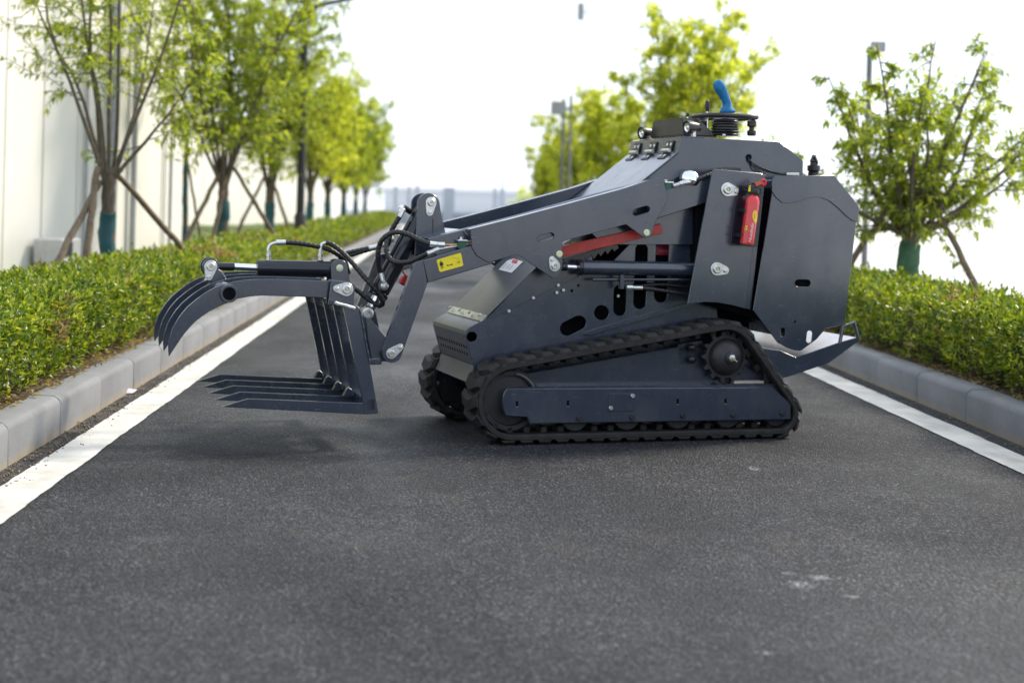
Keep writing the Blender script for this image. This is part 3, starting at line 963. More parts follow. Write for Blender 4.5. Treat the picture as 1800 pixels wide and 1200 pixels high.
def panel_building(name, A, B, depth, height, width, label, base=0.05):
    """a facade of upright cladding panels from A to B (ground points), each panel a part"""
    A, B = Vector(A), Vector(B)
    L = (B - A).length
    d = (B - A).normalized()
    n = Vector((d.y, -d.x, 0))
    ang = math.atan2(d.y, d.x)
    root = empty(name, (A.x, A.y, base), ang)
    # local frame: x along facade, -y outwards (towards the road), z up
    link('wall_core', box_mesh('wall_core', (0, 0.03, 0), (L, depth, height), 0), M['seam'], root)
    k = int(round(L / width))
    wd = L / k
    me = box_mesh('wall_panel', (0.017, -0.012, 0), (wd - 0.017, 0.028, height), 0.003)
    me.materials.append(M['wall'])
    for i in range(k):
        o = link('wall_panel', me, None, root)
        o.location = (i * wd, random.uniform(-0.002, 0.002), 0)
    k2 = max(1, int(round(depth / 1.2)))
    wd2 = depth / k2
    me2 = box_mesh('wall_panel', (-0.012, 0.004, 0), (0.028, wd2 - 0.004, height), 0.004)
    me2.materials.append(M['wall'])
    for i in range(k2):
        o = link('wall_panel', me2, None, root)
        o.location = (L - 0.01, i * wd2 + 0.03, 0)
    link('roof_edge', box_mesh('roof_edge', (-0.1, -0.1, height), (L + 0.1, depth + 0.1, height + 0.15), 0.01), M['wall'], root)
    tag(root, label, 'building')
    return root, d, L
bA = at_y(-75, 470, 13.8); bB = at_y(321, 440, 19.5)
bld, bd, bL = panel_building('white_building', (bA.x, bA.y, 0), (bB.x, bB.y, 0), 9.0, 6.2, 0.86, 'white building clad in upright panels at the left edge behind the trees')
def on_wall(px, y):
    d = ray(px, y)
    a2 = Vector((bA.x, bA.y)); q = Vector((bd.x, bd.y))
    # intersect in plan
    det = d.x * (-q.y) - d.y * (-q.x)
    t = (a2.x * (-q.y) - a2.y * (-q.x)) / det
    p = EYEP + d * t
    return (Vector((p.x, p.y)) - a2).dot(q), p.z
for px, ztop, r in ((147, None, 0.022), (193, 6.1, 0.055), (230, 6.1, 0.034), (296, 6.1, 0.022)):
    s, zt = on_wall(px, 100)
    if ztop is None:
        pts = [Vector((s, -0.05, 0.0)), Vector((s + 0.02, -0.05, 1.2)), Vector((s + 0.01, -0.05, zt - 0.5)), Vector((s - 0.03, -0.04, zt - 0.1)), Vector((s - 0.07, 0.0, zt))]
    else:
        pts = [Vector((s, -0.07, 0.0)), Vector((s, -0.07, 2.0)), Vector((s, -0.07, 4.0)), Vector((s, -0.07, ztop))]
    tube('downpipe', pts, r, M['grey_pipe'], bld, 8)
# outdoor unit at the foot of the wall
nw = Vector((bd.y, -bd.x, 0))
def on_front(px, y, off):
    d = ray(px, y); o = Vector((bA.x, bA.y, 0)) + nw * off
    t = (o - EYEP).dot(nw) / d.dot(nw)
    p = EYEP + d * t
    return (p - o).dot(bd), p.z
s0, zt = on_front(110, 420, 0.36); s1, _ = on_front(143, 420, 0.36)
un = empty('outdoor_unit', Vector((bA.x, bA.y, 0.10)) + nw * 0.36 + bd * s0, math.atan2(bd.y, bd.x))
wdt = s1 - s0
zt2 = zt - 0.10
link('housing', box_mesh('housing', (0, 0, 0.03), (wdt, 0.30, zt2), 0.015), M['ac_white'], un)
for za, zb in ((0.60 * zt2, 0.93 * zt2), (0.14 * zt2, 0.47 * zt2)):
    link('grille', box_mesh('grille', (0.07 * wdt, -0.012, za), (0.50 * wdt, 0.002, zb), 0.004), M['ac_grille'], un)
link('foot', box_mesh('foot', (0.1 * wdt, 0.02, 0), (0.2 * wdt, 0.28, 0.032), 0), M['ac_white'], un)
link('foot', box_mesh('foot', (0.8 * wdt, 0.02, 0), (0.9 * wdt, 0.28, 0.032), 0), M['ac_white'], un)
tag(un, 'white outdoor unit with two dark grilles at the foot of the panelled wall', 'outdoor unit')
# a second, farther white hall behind the trees
fA = at_y(318, 400, 44.0); fB = at_y(600, 400, 60.0)
panel_building('white_hall', (fA.x, fA.y, 0), (fB.x, fB.y, 0), 14.0, 3.2, 1.6, 'farther white hall seen between the trunks of the left tree row')

# ------------------------------------------------------------------ lamp posts
M['post_black'] = simple('black_post', (0.012, 0.013, 0.013), 0.45)
M['post_grey'] = simple('galvanised_post', (0.30, 0.31, 0.32), 0.5, 0.3)
M['post_dark'] = simple('weathered_grey_post', (0.13, 0.13, 0.125), 0.6)
M['post_pale'] = simple('glare_washed_post', (0.66, 0.67, 0.68), 0.5)  # glare that washes out the pole is put into its colour
M['lamp_head'] = simple('lamp_head_grey', (0.27, 0.27, 0.27), 0.5)
ly = row_y(527, -1.98)
lp = empty('lamp_post', (-1.98, ly, 0.12))
lathe('post_base', (0, 0, 0), (0, 0, 1), [(0.105, 0), (0.105, 0.28), (0.085, 0.34), (0.085, 0.62), (0.055, 0.68)], M['post_black'], lp, 16)
lathe('pole', (0, 0, 0.66), (0, 0, 1), [(0.058, 0), (0.042, 4.6), (0.03, 4.62)], M['post_black'], lp, 14)
p0 = at_y(556, 12, ly) - lp.location; p1 = at_y(640, -2, ly) - lp.location
tube('arm', [Vector((0, 0, p0.z - 0.12)), Vector((p0.x, 0, p0.z)), Vector((p1.x * 0.75 + p0.x * 0.25, 0, p1.z)), Vector((p1.x + 0.25, 0, p1.z + 0.12))], 0.028, M['post_black'], lp, 8)
link('lamp_head', box_mesh('lamp_head', (p1.x + 0.1, -0.12, p1.z + 0.08), (p1.x + 0.75, 0.12, p1.z + 0.17), 0.02), M['lamp_head'], lp)
tag(lp, 'black lamp post with thick base and side arm among the left trees', 'lamp post')

def panel_lamp(px, ytop, Y, head, label, r, mat, twin=False, ybot=None, hz=0.05, gx=None):
    """post with a flat lamp head on a short bracket; head = pixel box (x0,y0,x1,y1)"""
    top = at_y(px, ytop, Y)
    o = empty('floodlight_post', (top.x, Y, -0.05))
    h = top.z + 0.05
    lathe('pole', (0, 0, 0), (0, 0, 1), [(r * 1.5, 0), (r * 1.5, 0.3), (r, 0.34), (r * 0.9, h)], mat, o, 12)
    if twin:
        lathe('pole', (twin, 0.1, 0), (0, 0, 1), [(r, 0), (r * 0.9, h * 0.98)], mat, o, 12)
    x0, y0, x1, y1 = head
    a, b2 = at_y(x0, y0, Y), at_y(x1, y1, Y)
    me = box_mesh('lamp_head', (a.x - top.x, -0.03, b2.z + 0.05), (b2.x - top.x, 0.05, a.z + 0.05), 0.01)
    link('lamp_head', me, M['lamp_head'], o)
    za = (a.z + b2.z) / 2 + 0.05
    xa = (a.x if abs(a.x - top.x) < abs(b2.x - top.x) else b2.x) - top.x
    link('bracket', box_mesh('bracket', (min(0, xa) - 0.03, -0.02, min(za, h) - 0.04), (max(0, xa) + 0.03, 0.02, min(za, h) + 0.02), 0.004), mat, o)
    tag(o, label, 'lamp post')
    return o
panel_lamp(1529, 86, 15.5, (1532, 73, 1556, 92), 'grey post with a flat lamp head rising through the low right tree', 0.032, M['post_dark'])
panel_lamp(1004, 168, 34.0, (969, 178, 995, 202), 'grey twin post with a square lamp head above the far right trees', 0.036, M['post_dark'], twin=-0.16)
panel_lamp(1033, 8, 42.0, (1016, 6, 1026, 36), 'slim post painted pale as if washed out by sky glare, with a small upright lamp near the top edge', 0.022, M['post_pale'])

# ------------------------------------------------------------------ gate and fence closing the road
M['gate'] = simple('hazed_steel', (0.48, 0.53, 0.60), 0.5, 0.2)  # haze bleaching is mixed into the steel's colour
GY = 61.5
gate = empty('gate_fence', (0.6, GY, -0.05))
gl = at_y(600, 330, GY).x - 0.6; gr = at_y(1250, 330, GY).x - 0.6
ztop = at_y(800, 332, GY).z + 0.05
def gbox(nm, x0, x1, z0, z1, t=0.04, dy=0.0):
    return link(nm, box_mesh(nm, (x0, -t + dy, z0), (x1, t + dy, z1), 0), M['gate'], gate)
gbox('rail', gl, gr, ztop - 0.03, ztop, 0.02)
gbox('rail', gl, gr, 0.62, 0.68, 0.02)
gbox('rail', gl, gr, 0.12, 0.18, 0.02)
for px0, px1, ex in ((779, 799, 0.02), (866, 872, 0.10), (878, 886, 0.55), (716, 722, 0.0), (730, 737, 0.1), (692, 698, 0.0)):
    gbox('post', at_y(px0, 350, GY).x - 0.6, at_y(px1, 350, GY).x - 0.6, 0, ztop + 0.04, 0.10, -0.12)
    if ex > 0.05:
        xm = (at_y((px0 + px1) / 2, 350, GY).x - 0.6)
        gbox('finial', xm - 0.035, xm + 0.035, ztop + 0.04, ztop + 0.04 + ex, 0.03, -0.12)
bar = box_mesh('bar', (-0.012, -0.012, 0.1), (0.012, 0.012, ztop - 0.02), 0)
bar.materials.append(M['gate'])
xx = gl
while xx < gr:
    o = link('bar', bar, None, gate); o.location = (xx, 0, 0)
    xx += 0.16
low = gbox('panel', gl, gr, 0.16, 0.60, 0.008, 0.03)
tag(gate, 'steel gate and fence closing the far end of the road, haze put into its pale blue colour', 'gate')
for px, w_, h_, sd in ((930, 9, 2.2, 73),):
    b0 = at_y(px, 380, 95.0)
    tree('distant_tree', (b0.x, b0.y, -0.05), sd, 'distant tree right of the gate, haze put into its pale leaf colour',
         fork=0.3, height=h_, spread=3.2, stems=9, twigs=9, leaves=9, leaf=0.35, trunk_r=0.1, low=0.05, mat='hazed_leaf', group=None, leaf_w=0.5)
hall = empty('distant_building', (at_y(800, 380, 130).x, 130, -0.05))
link('wall', box_mesh('wall', (-6, 0, 0), (18, 8, 1.9), 0), simple('hazed_wall', (0.60, 0.62, 0.66), 0.7), hall)  # wall tone lightened and blued in place of distance haze
link('roof', box_mesh('roof', (-6.2, -0.2, 1.9), (18.2, 8.2, 2.1), 0), simple('hazed_roof', (0.56, 0.58, 0.63), 0.7), hall)  # roof faded the same way, haze in the colour
tag(hall, 'low building far beyond the gate, haze put into its pale grey colour', 'building')
# small scrap of paper by the left kerb and a fallen leaf
pp = on_z(225, 690, 0.004)
sc = link('paper_scrap', mesh_py('paper_scrap', [(-.03, -.03, 0), (.025, -.025, 0.002), (.04, .03, .012), (-.02, .035, .004), (0, 0, .02)], [(0, 1, 4), (1, 2, 4), (2, 3, 4), (3, 0, 4)]), simple('paper', (0.72, 0.70, 0.78), 0.8))
sc.location = pp
tag(sc, 'small crumpled pale paper scrap lying at the foot of the left kerb', 'litter')
lf = on_z(134, 744, 0.004)
dl = link('fallen_leaf', mesh_py('fallen_leaf', [(-.02, 0, .002), (0, -.012, .008), (.022, 0, .004), (0, .012, .012)], [(0, 1, 2), (0, 2, 3)]), simple('dry_leaf', (0.38, 0.22, 0.06), 0.7))
dl.location = lf
tag(dl, 'tiny orange fallen leaf at the foot of the left kerb', 'leaf')

# loose grit in the gutters and a few stones on the road
def grit(n, xs, label):
    tet = np.array([[1, 1, 1], [1, -1, -1], [-1, 1, -1], [-1, -1, 1]], float)
    v = np.empty((n, 4, 3)); 
    sz = 0.0018 + 0.0035 * RNG.random(n) ** 2
    pos = np.stack([xs(n), 3.4 + RNG.random(n) ** 1.5 * 9, np.full(n, 0.004)], 1)
    for i in range(n):
        q_, _ = np.linalg.qr(RNG.normal(0, 1, (3, 3)))
        v[i] = pos[i] + (tet * (0.6 + 0.6 * RNG.random((4, 3)))) @ q_ * sz[i]
    i = np.arange(n)[:, None] * 4
    f = np.concatenate([i + np.array([[0, 1, 2]]), i + np.array([[0, 3, 1]]), i + np.array([[0, 2, 3]]), i + np.array([[1, 3, 2]])], 1).ravel()
    o = link('grit', from_np('grit', v.reshape(-1, 3), f, 3), simple('grit', (0.20, 0.17, 0.13), 0.9, 0, 0.5, 80), None, 'stuff')
    tag(o, label, 'grit')
grit(1500, lambda n: KL + 0.01 + np.abs(RNG.normal(0, 0.05, n)), 'loose sandy grit in the gutter below the left kerb')
grit(700, lambda n: KR - 0.01 - np.abs(RNG.normal(0, 0.04, n)), 'loose grit in the gutter below the right kerb')

# ================================================================== THE TRACKED LOADER
ML = empty('tracked_loader', (MO.x, MO.y, 0.0), MA)
tag(ML, 'dark slate grey compact tracked loader with raised boom and fork grapple standing across the road', 'loader')
M['iron'] = simple('black_cast_iron', (0.018, 0.019, 0.022), 0.5, 0, 0.3, 25, bumpd=0.001)
M['tread'] = simple('sky_white_step_tread', (0.55, 0.55, 0.58), 0.35, 0.4, 0.15, 60)  # white sky reflection on the step is put into this pale colour
M['pipe'] = simple('painted_pipe', (0.16, 0.18, 0.23), 0.3, 0.3, 0.1, 30)
M['brasspipe'] = simple('bronze_tinted_pipe', (0.42, 0.30, 0.16), 0.35, 0.8, 0.3, 40)
M['satin_dark'] = simple('dark_satin_sheet', (0.075, 0.068, 0.064), 0.35, 0.5, 0.15, 12)
V0, V1 = 0.19, 0.71            # hull sides
BA0, BA1 = 0.085, 0.145        # near boom arm
FA0, FA1 = 0.755, 0.815        # far boom arm
MID = 0.45

def bolt(name, x, y, v, r, mat, parent, h=0.006, hexa=True):
    p = P3(x, y, v)
    return lathe(name, p, (0, -1, 0), [(r, 0), (r, h * 0.7), (r * 0.8, h)], mat, parent, 6 if hexa else 14)
def pin_plate(x, y, x2, y2, v, r, r2, parent, mat=None):
    """zinc keeper plate: tear drop from the pin (x,y) to its small bolt (x2,y2)"""
    a, b2 = Vector(P(x, y, v)), Vector(P(x2, y2, v))
    d = (b2 - a); ang = math.atan2(d.y, d.x); L = d.length
    be = math.acos(max(-1, min(1, (r - r2) / L)))
    ring = []
    for i in range(13):
        t = ang + be + (2 * math.pi - 2 * be) * i / 12
        ring.append((a.x + r * math.cos(t), a.y + r * math.sin(t)))
    for i in range(9):
        t = ang - be + 2 * be * i / 8
        ring.append((b2.x + r2 * math.cos(t), b2.y + r2 * math.sin(t)))
    me = plate_mesh('keeper_plate', ring, 0.006, (), 0.0012)
    o = link('keeper_plate', me, mat or M['zinc'], parent)
    o.location = (0, v - 0.006, 0)
    p = Vector((a.x, 0, a.y))
    lathe('pin_head', p, (0, -1, 0), [(r * 0.68, 0), (r * 0.68, 0.006), (r * 0.56, 0.009), (r * 0.34, 0.009), (r * 0.30, 0.003), (r * 0.01, 0.003)], M['zinc'], o, 18)
    lathe('pin_core', p + Vector((0, -0.003, 0)), (0, -1, 0), [(r * 0.22, 0), (r * 0.20, 0.005)], M['brass'], o, 10)
    lathe('bolt', Vector((b2.x, 0, b2.y)), (0, -1, 0), [(r2 * 0.55, 0), (r2 * 0.55, 0.005), (r2 * 0.4, 0.007)], M['zinc'], o, 8)
    return o

# ------------------------------------------------------------------ tracks
C1, C2, C3 = Vector(P(905, 707, 0)), Vector(P(1277, 633, 0)), Vector(P(1373, 728, 0))
SC = 1 / 432.0
BT, LUG = 0.024, 0.018
base_w = LUG + BT
R1 = C1.y - base_w
R2r = 0.128
R3 = C3.y - base_w
def belt_path(off, n_arc=22, n_line=26):
    cs = [(C1, R1), (C2, R2r), (C3, R3)]
    segs = []
    nrm = []
    for i in range(3):
        (a, ra), (b2, rb) = cs[i], cs[(i + 1) % 3]
        d = b2 - a; L = d.length; d = d / L
        perp = Vector((-d.y, d.x))
        s = (ra - rb) / L
        nrm.append((d * s + perp * math.sqrt(max(0, 1 - s * s))).normalized())
    pts = []
    for i in range(3):
        c, r = cs[i]
        na, nb = nrm[i - 1], nrm[i]
        a0, a1 = math.atan2(na.y, na.x), math.atan2(nb.y, nb.x)
        while a1 > a0: a1 -= 2 * math.pi
        for k in range(n_arc + 1):
            t = a0 + (a1 - a0) * k / n_arc
            pts.append((c + Vector((math.cos(t), math.sin(t))) * (r + off), Vector((math.cos(t), math.sin(t)))))
        (c2, r2) = cs[(i + 1) % 3]
        pa, pb = c + nb * (r + off), c2 + nb * (r2 + off)
        for k in range(1, n_line):
            pts.append((pa.lerp(pb, k / n_line), nb))
    return pts
def resample(path, n):
    P_ = [p for p, _ in path] + [path[0][0]]
    Nn = [q for _, q in path] + [path[0][1]]
    cum = [0]
    for a, b2 in zip(P_, P_[1:]): cum.append(cum[-1] + (b2 - a).length)
    out = []; j = 0
    for i in range(n):
        s = cum[-1] * i / n
        while cum[j + 1] < s: j += 1
        t = (s - cum[j]) / max(1e-9, cum[j + 1] - cum[j])
        out.append((P_[j].lerp(P_[j + 1], t), (Nn[j].lerp(Nn[j + 1], t)).normalized()))
    return out, cum[-1]
TW = 0.185
def make_belt():
    pin = belt_path(0.0); 
    prof = [(0, 0.0), (0.004, 0.003), (0.004, BT - 0.003), (0, BT)]
    v, f = [], []
    rings = [(0.0, 0.004), (0.0, BT - 0.005), (0.007, BT), (TW - 0.007, BT), (TW, BT - 0.005), (TW, 0.004), (TW - 0.006, 0.0), (0.006, 0.0)]
    for p, nn in pin:
        for vv, off in rings:
            q = p + nn * off
            v.append((q.x, vv, q.y))
    k, n = len(rings), len(pin)
    for j in range(n):
        for i in range(k):
            a, b2 = j * k + i, j * k + (i + 1) % k
            c, d = ((j + 1) % n) * k + i, ((j + 1) % n) * k + (i + 1) % k
            f.append((a, b2, d, c))
    return finish(mesh_py('rubber_track', v, f), True, 30)
def lug_mesh():
    # bar across the belt, its near half swept back like a chevron
    v, f = [], []
    st = [(0.001, 0.024, 0.30), (0.016, 0.018, 1.0), (0.072, 0.0, 1.0), (0.112, 0.0, 1.0), (TW - 0.016, 0.018, 1.0), (TW - 0.001, 0.024, 0.30)]
    for vv, sh, hf in st:
        v += [(sh - 0.033, vv, -0.003), (sh - 0.024, vv, LUG * hf), (sh + 0.019, vv, LUG * hf), (sh + 0.031, vv, -0.003)]
    for j in range(len(st) - 1):
        for i in range(4):
            a, b2 = j * 4 + i, j * 4 + (i + 1) % 4
            f.append((a, b2, b2 + 4, a + 4))
    f.append((0, 1, 2, 3)); f.append(tuple(range(len(v) - 4, len(v))))
    return finish(mesh_py('tread_lug', v, f), True, 20)
lugm = lug_mesh(); lugm.materials.append(M['rubber'])
inn = box_mesh('drive_lug', (-0.014, 0.055, -0.026), (0.014, TW - 0.055, 0.001), 0.004); inn.materials.append(M['rubber'])
outer, OL = resample(belt_path(BT), 43)
inner, _ = resample(belt_path(0.0), 43)
belt_me = make_belt()
def track(v0):
    o = link('rubber_track', belt_me, M['rubber'], ML)
    o.location = (0, v0, 0)
    for (p, nn) in outer:
        l = link('tread_lug', lugm, None, o)
        l.location = (p.x, 0, p.y)
        l.rotation_euler = (0, math.atan2(nn.x, nn.y), 0)
    for (p, nn) in inner:
        l = link('drive_lug', inn, None, o)
        l.location = (p.x, 0, p.y)
        l.rotation_euler = (0, math.atan2(nn.x, nn.y), 0)
    return o
FV = 0.90 - TW
track(0.0)
track(FV)

def gear_mesh(r, ri, teeth, th):
    ring = []
    for i in range(teeth):
        for a, q in ((0.0, ri), (0.22, ri * 0.985), (0.36, r * 0.97), (0.5, r), (0.64, r * 0.97), (0.78, ri * 0.985)):
            t = 2 * math.pi * (i + a) / teeth
            ring.append((q * math.cos(t), q * math.sin(t)))
    return plate_mesh('sprocket', ring, th, (), 0.002)
SPR = Vector(P(1277, 627, 0.05))
sp_me = gear_mesh(0.113, 0.094, 13, 0.03)
def running_gear(v0, near):
    vs = v0 + (0.055 if near else TW - 0.085)
    s = link('sprocket', sp_me, M['rubber'] if False else M['iron'], ML); s.location = (SPR.x, vs, SPR.y)
    hb = lathe('motor_hub', (SPR.x, vs, SPR.y), (0, -1, 0), [(0.080, 0), (0.079, 0.010), (0.070, 0.024), (0.054, 0.036), (0.034, 0.042), (0.026, 0.044), (0.025, 0.052), (0.021, 0.054)], M['iron'], ML, 28)
    lathe('hub_nut', (SPR.x, vs - 0.053, SPR.y), (0, -1, 0), [(0.0155, 0), (0.0155, 0.010), (0.011, 0.011), (0.011, 0.016), (0.007, 0.017)], M['zinc'], hb, 6)
    rod('cotter_pin', (SPR.x - 0.008, vs - 0.068, SPR.y + 0.006), (SPR.x + 0.018, vs - 0.072, SPR.y - 0.015), 0.0024, M['brass'], hb, 6)
    # front idler
    idl = lathe('front_idler', (C1.x, v0 + 0.055, C1.y), (0, 1, 0), [(0.02, 0.0), (0.03, 0.012), (0.100, 0.016), (0.104, 0.0), (R1 - 0.012, 0.0), (R1 - 0.004, 0.006), (R1 - 0.004, 0.068), (R1 - 0.012, 0.074), (0.05, 0.074)], M['iron'], ML, 36)
    tp = [Vector((C1.x + (R1 - 0.022) * math.cos(R(a)), v0 + 0.050, C1.y + (R1 - 0.022) * math.sin(R(a)))) for a in range(8, 86, 6)]
    tube('idler_glint', tp, 0.0035, M['satin'], idl, 8)  # thin pale arc added for the shine on the idler rim
    # bottom rollers, axle bolts line up with the guard
    for x, y in ((1018, 734.5), (1110, 733), (1200, 730), (1288, 728.7), (1373, 728)):
        u, w = P(x, y, 0.0)
        rr = w - base_w - 0.001
        if x == 1373: rr = R3 - 0.003
        lathe('track_roller', (u, v0 + 0.045, w), (0, 1, 0), [(rr * 0.5, 0), (rr - 0.006, 0.0), (rr, 0.006), (rr, 0.030), (rr * 0.7, 0.034), (rr * 0.7, 0.060), (rr, 0.064), (rr, 0.090), (rr - 0.006, 0.096), (rr * 0.5, 0.096)], M['iron'], ML, 24)
running_gear(0.0, True)
running_gear(FV, False)
lathe('bolt', P3(767, 673, FV + 0.05), (0, -1, 0), [(0.012, 0), (0.012, 0.006), (0.008, 0.009)], M['zinc'], ML, 10)
# guard plates
guard_px = [(891, 683), (1359, 680.5), (1390.5, 709), (1390.5, 737), (931, 744.5), (927, 733), (889, 731), (884, 716), (883.5, 702), (886, 690)]
def slot4(x, y, w, h): return [(x - w, y - h), (x + w, y - h), (x + w, y + h), (x - w, y + h)]
gh = [slot4(909, 710, 1.6, 4), slot4(999, 709, 1.6, 4.2), slot4(1191.7, 706, 1.6, 4), slot4(1276, 705, 1.6, 4)]
gd = plate('track_guard', guard_px, 0.012, 0.028, M['paint'], ML, gh, 0.003)
pl = plate('cover_plate', [(1070, 691.5), (1113, 691), (1113, 722), (1069, 722.5)], 0.009, 0.003, M['paint'], gd, (), 0.0008)
pl.parent = gd; pl.location = (0, 0.009 - 0.012, 0)
def sub(o, parent):
    """re-parent a piece built in machine space under one of its parts"""
    l = o.location.copy()
    o.parent = parent
    o.location = l - parent.location
    return o
for x, y in ((1018, 734.5), (1110.6, 733), (1200, 730), (1288.5, 728.7), (1374.6, 726)):
    sub(bolt('bolt', x, y, 0.012, 0.0125, M['iron'], ML, 0.010), gd)
for x, y in ((1112, 695.5), (1073.5, 717)):
    sub(bolt('bolt', x, y, 0.009, 0.0105, M['zinc'], ML, 0.008), gd)
# track frame behind the guard: plate between idler and drive, with an opening by the sprocket
fr_px = [(868, 690), (905, 660), (1180, 612), (1290, 596), (1345, 650), (1380, 690), (1380, 742), (900, 748)]
op = [(1192, 605), (1235, 598), (1237, 641), (1193, 641)]
tf = plate('track_frame', fr_px, 0.105, 0.012, M['paint'], ML, [op], 0.002)
box('frame_rail', (P(905, 720, 0.1)[0], 0.042, P(905, 724, 0.05)[1]), (P(1385, 720, 0.05)[0], 0.11, P(1200, 676, 0.05)[1]), M['paint'], ML, 0.006)
for y in (610, 631):
    pp = P3(1213, y, 0.10)
    lathe('hydraulic_plug', pp, (0, -1, 0), [(0.012, 0), (0.012, 0.012), (0.017, 0.014), (0.016, 0.026), (0.010, 0.032), (0.002, 0.034)], M['plastic'], ML, 12)
pb = P3(1290, 672, 0.06)
box('axle_spacer', (pb.x, 0.055, pb.z - 0.008), (pb.x + 0.145, 0.10, pb.z + 0.006), simple('pale_lock_bar', (0.45, 0.40, 0.36), 0.5), ML, 0.004)
o2 = plate('track_frame', fr_px, FV + 0.07, 0.012, M['paint'], ML, (), 0.002)

# ------------------------------------------------------------------ hull
def prism(name, prof, v0, v1, mat, bevel=0.003, parent=ML):
    """solid with the same outline from v0 to v1 (outline in metres)"""
    me = plate_mesh(name, prof, v1 - v0, (), bevel)
    o = link(name, me, mat, parent)
    o.location = (0, v0, 0)
    return o
# lower hull side
hull_px = [(818, 589), (821, 582), (827, 575.5), (853, 562), (880, 550), (937, 524), (1003, 491), (1075, 462), (1140, 395), (1240, 330), (1262, 560), (1330, 600), (1340, 700), (840, 700), (834, 650)]
hh = [circpx(829.5, 592, 9), slotpx(997, 577.5, 1018, 567, 12.5), circpx(1057.6, 549.5, 13), slotpx(1090, 512, 1089.5, 544, 11), slotpx(1128, 439, 1124.5, 532, 11), slotpx(1166, 402, 1161.5, 520, 11.5),
      circpx(1005.5, 511, 2.3, 10), circpx(1017, 502, 2.3, 10)]
hs = plate('hull_side', hull_px, V0, 0.008, M['paint'], ML, hh, 0.0015)
far_hull = [P(x, y, V0) for x, y in hull_px]
prism('hull_side', far_hull, V1 - 0.008, V1, M['paint'], 0.0015)
# proud lower flange along the side
fl = plate('side_flange', [(1027, 587), (1031, 583), (1205, 533), (1240, 527), (1240, 534), (1205, 540.5), (1036, 589.5)], V0 - 0.012, 0.0125, M['paint'], ML, (), 0.001)
# near-black block inside, shade behind the slots put into its colour
core_px = [(835, 600), (860, 575), (960, 520), (1080, 470), (1150, 400), (1250, 330), (1330, 330), (1330, 690), (850, 690)]
prism('hull_shade_block', [P(x, y, V0) for x, y in core_px], V0 + 0.07, V1 - 0.05, M['dark'], 0.004)
# parts glimpsed through the slots
fan = P3(1164, 440, V0 + 0.062)
fb = box('fan_housing', (fan.x - 0.05, V0 + 0.055, fan.z - 0.022), (fan.x + 0.035, V0 + 0.068, fan.z + 0.022), M['dullred_print'], ML, 0.003)
for i in range(5):
    box('print_mark', (fan.x - 0.022 + i * 0.011, V0 + 0.0535, fan.z - 0.008), (fan.x - 0.015 + i * 0.011, V0 + 0.0552, fan.z + 0.003), M['red_print'], fb, 0)
bolt('inner_bolt', 1086, 520, V0 + 0.034, 0.008, M['zinc'], ML, 0.006)
# upper cover of the nose side, overlapping the hull
cov = plate('nose_cover_side', [(854, 561), (866, 550), (938, 474), (975, 440), (1040, 420), (1042, 470), (1003, 492), (937, 524.5), (880, 552)], V0 - 0.004, 0.004, M['paint'], ML, (), 0.001)
# top skins: nose, beak, lid, made as thin sheets bent along the profile
def skin(name, px, v0, v1, th, mat, vref=V0):
    pts = [Vector(P(x, y, vref)) for x, y in px]
    inn_ = []
    for i, p in enumerate(pts):
        a = pts[max(i - 1, 0)]; b2 = pts[min(i + 1, len(pts) - 1)]
        d = (b2 - a).normalized()
        inn_.append(p + Vector((d.y, -d.x)) * th)
    ring = [tuple(p) for p in pts] + [tuple(p) for p in reversed(inn_)]
    return prism(name, ring, v0, v1, mat, 0.0012)
nose_pts = [(833.5, 642), (829, 628), (822, 603), (817.5, 588), (819, 581.5), (824, 576.5), (836, 569.5), (853, 561.5)]
ns = skin('nose_panel', nose_pts, V0 + 0.002, V1 - 0.002, 0.004, M['satin'])
lipp = skin('front_lip', [(822, 672), (829, 657), (833, 642.5)], V0 + 0.004, V1 - 0.004, 0.005, M['satin'])
# rows of vent holes: near-black discs on the raked front, inner shade put into colour
pa, pb2 = Vector(P(820.5, 598, V0)), Vector(P(831, 634, V0))
dn = (pb2 - pa).normalized(); nrm2 = Vector((-abs(dn.y), dn.x if dn.y < 0 else -dn.x))
nrm2 = Vector((dn.y, -dn.x)); 
if nrm2.x > 0: nrm2 = -nrm2
for row, t in enumerate((0.36, 0.72)):
    for i in range(13):
        vv = V0 + 0.035 + i * 0.0375 + (0.018 if row else 0)
        if vv > V1 - 0.03: continue
        q = pa.lerp(pb2, t)
        b0 = Vector((q.x, vv, q.y)); ax = Vector((nrm2.x, 0, nrm2.y))
        lathe('vent_hole', b0 - ax * 0.002, ax, [(0.0085, 0), (0.0085, 0.0026), (0.0075, 0.003)], M['dark'], ns, 10).location = (0, -(V0 + 0.002), 0)
bk = skin('beak_panel', [(850, 561), (939, 473), (985, 433), (1032, 402)], V0 + 0.002, V1 - 0.002, 0.004, M['satin'])
hb = skin('hinge_strip', [(844, 566.5), (855, 556)], V0 + 0.006, V1 - 0.006, 0.012, M['zinc'])
hb.location.z += 0.006
for i in range(4):
    q = Vector(P(849.5, 560.5, V0))
    lathe('bolt', (q.x - 0.004, 0.03 + i * 0.15, q.y + 0.006), (-0.7, 0, 0.7), [(0.009, 0), (0.009, 0.006), (0.006, 0.008)], M['zinc'], hb, 6)
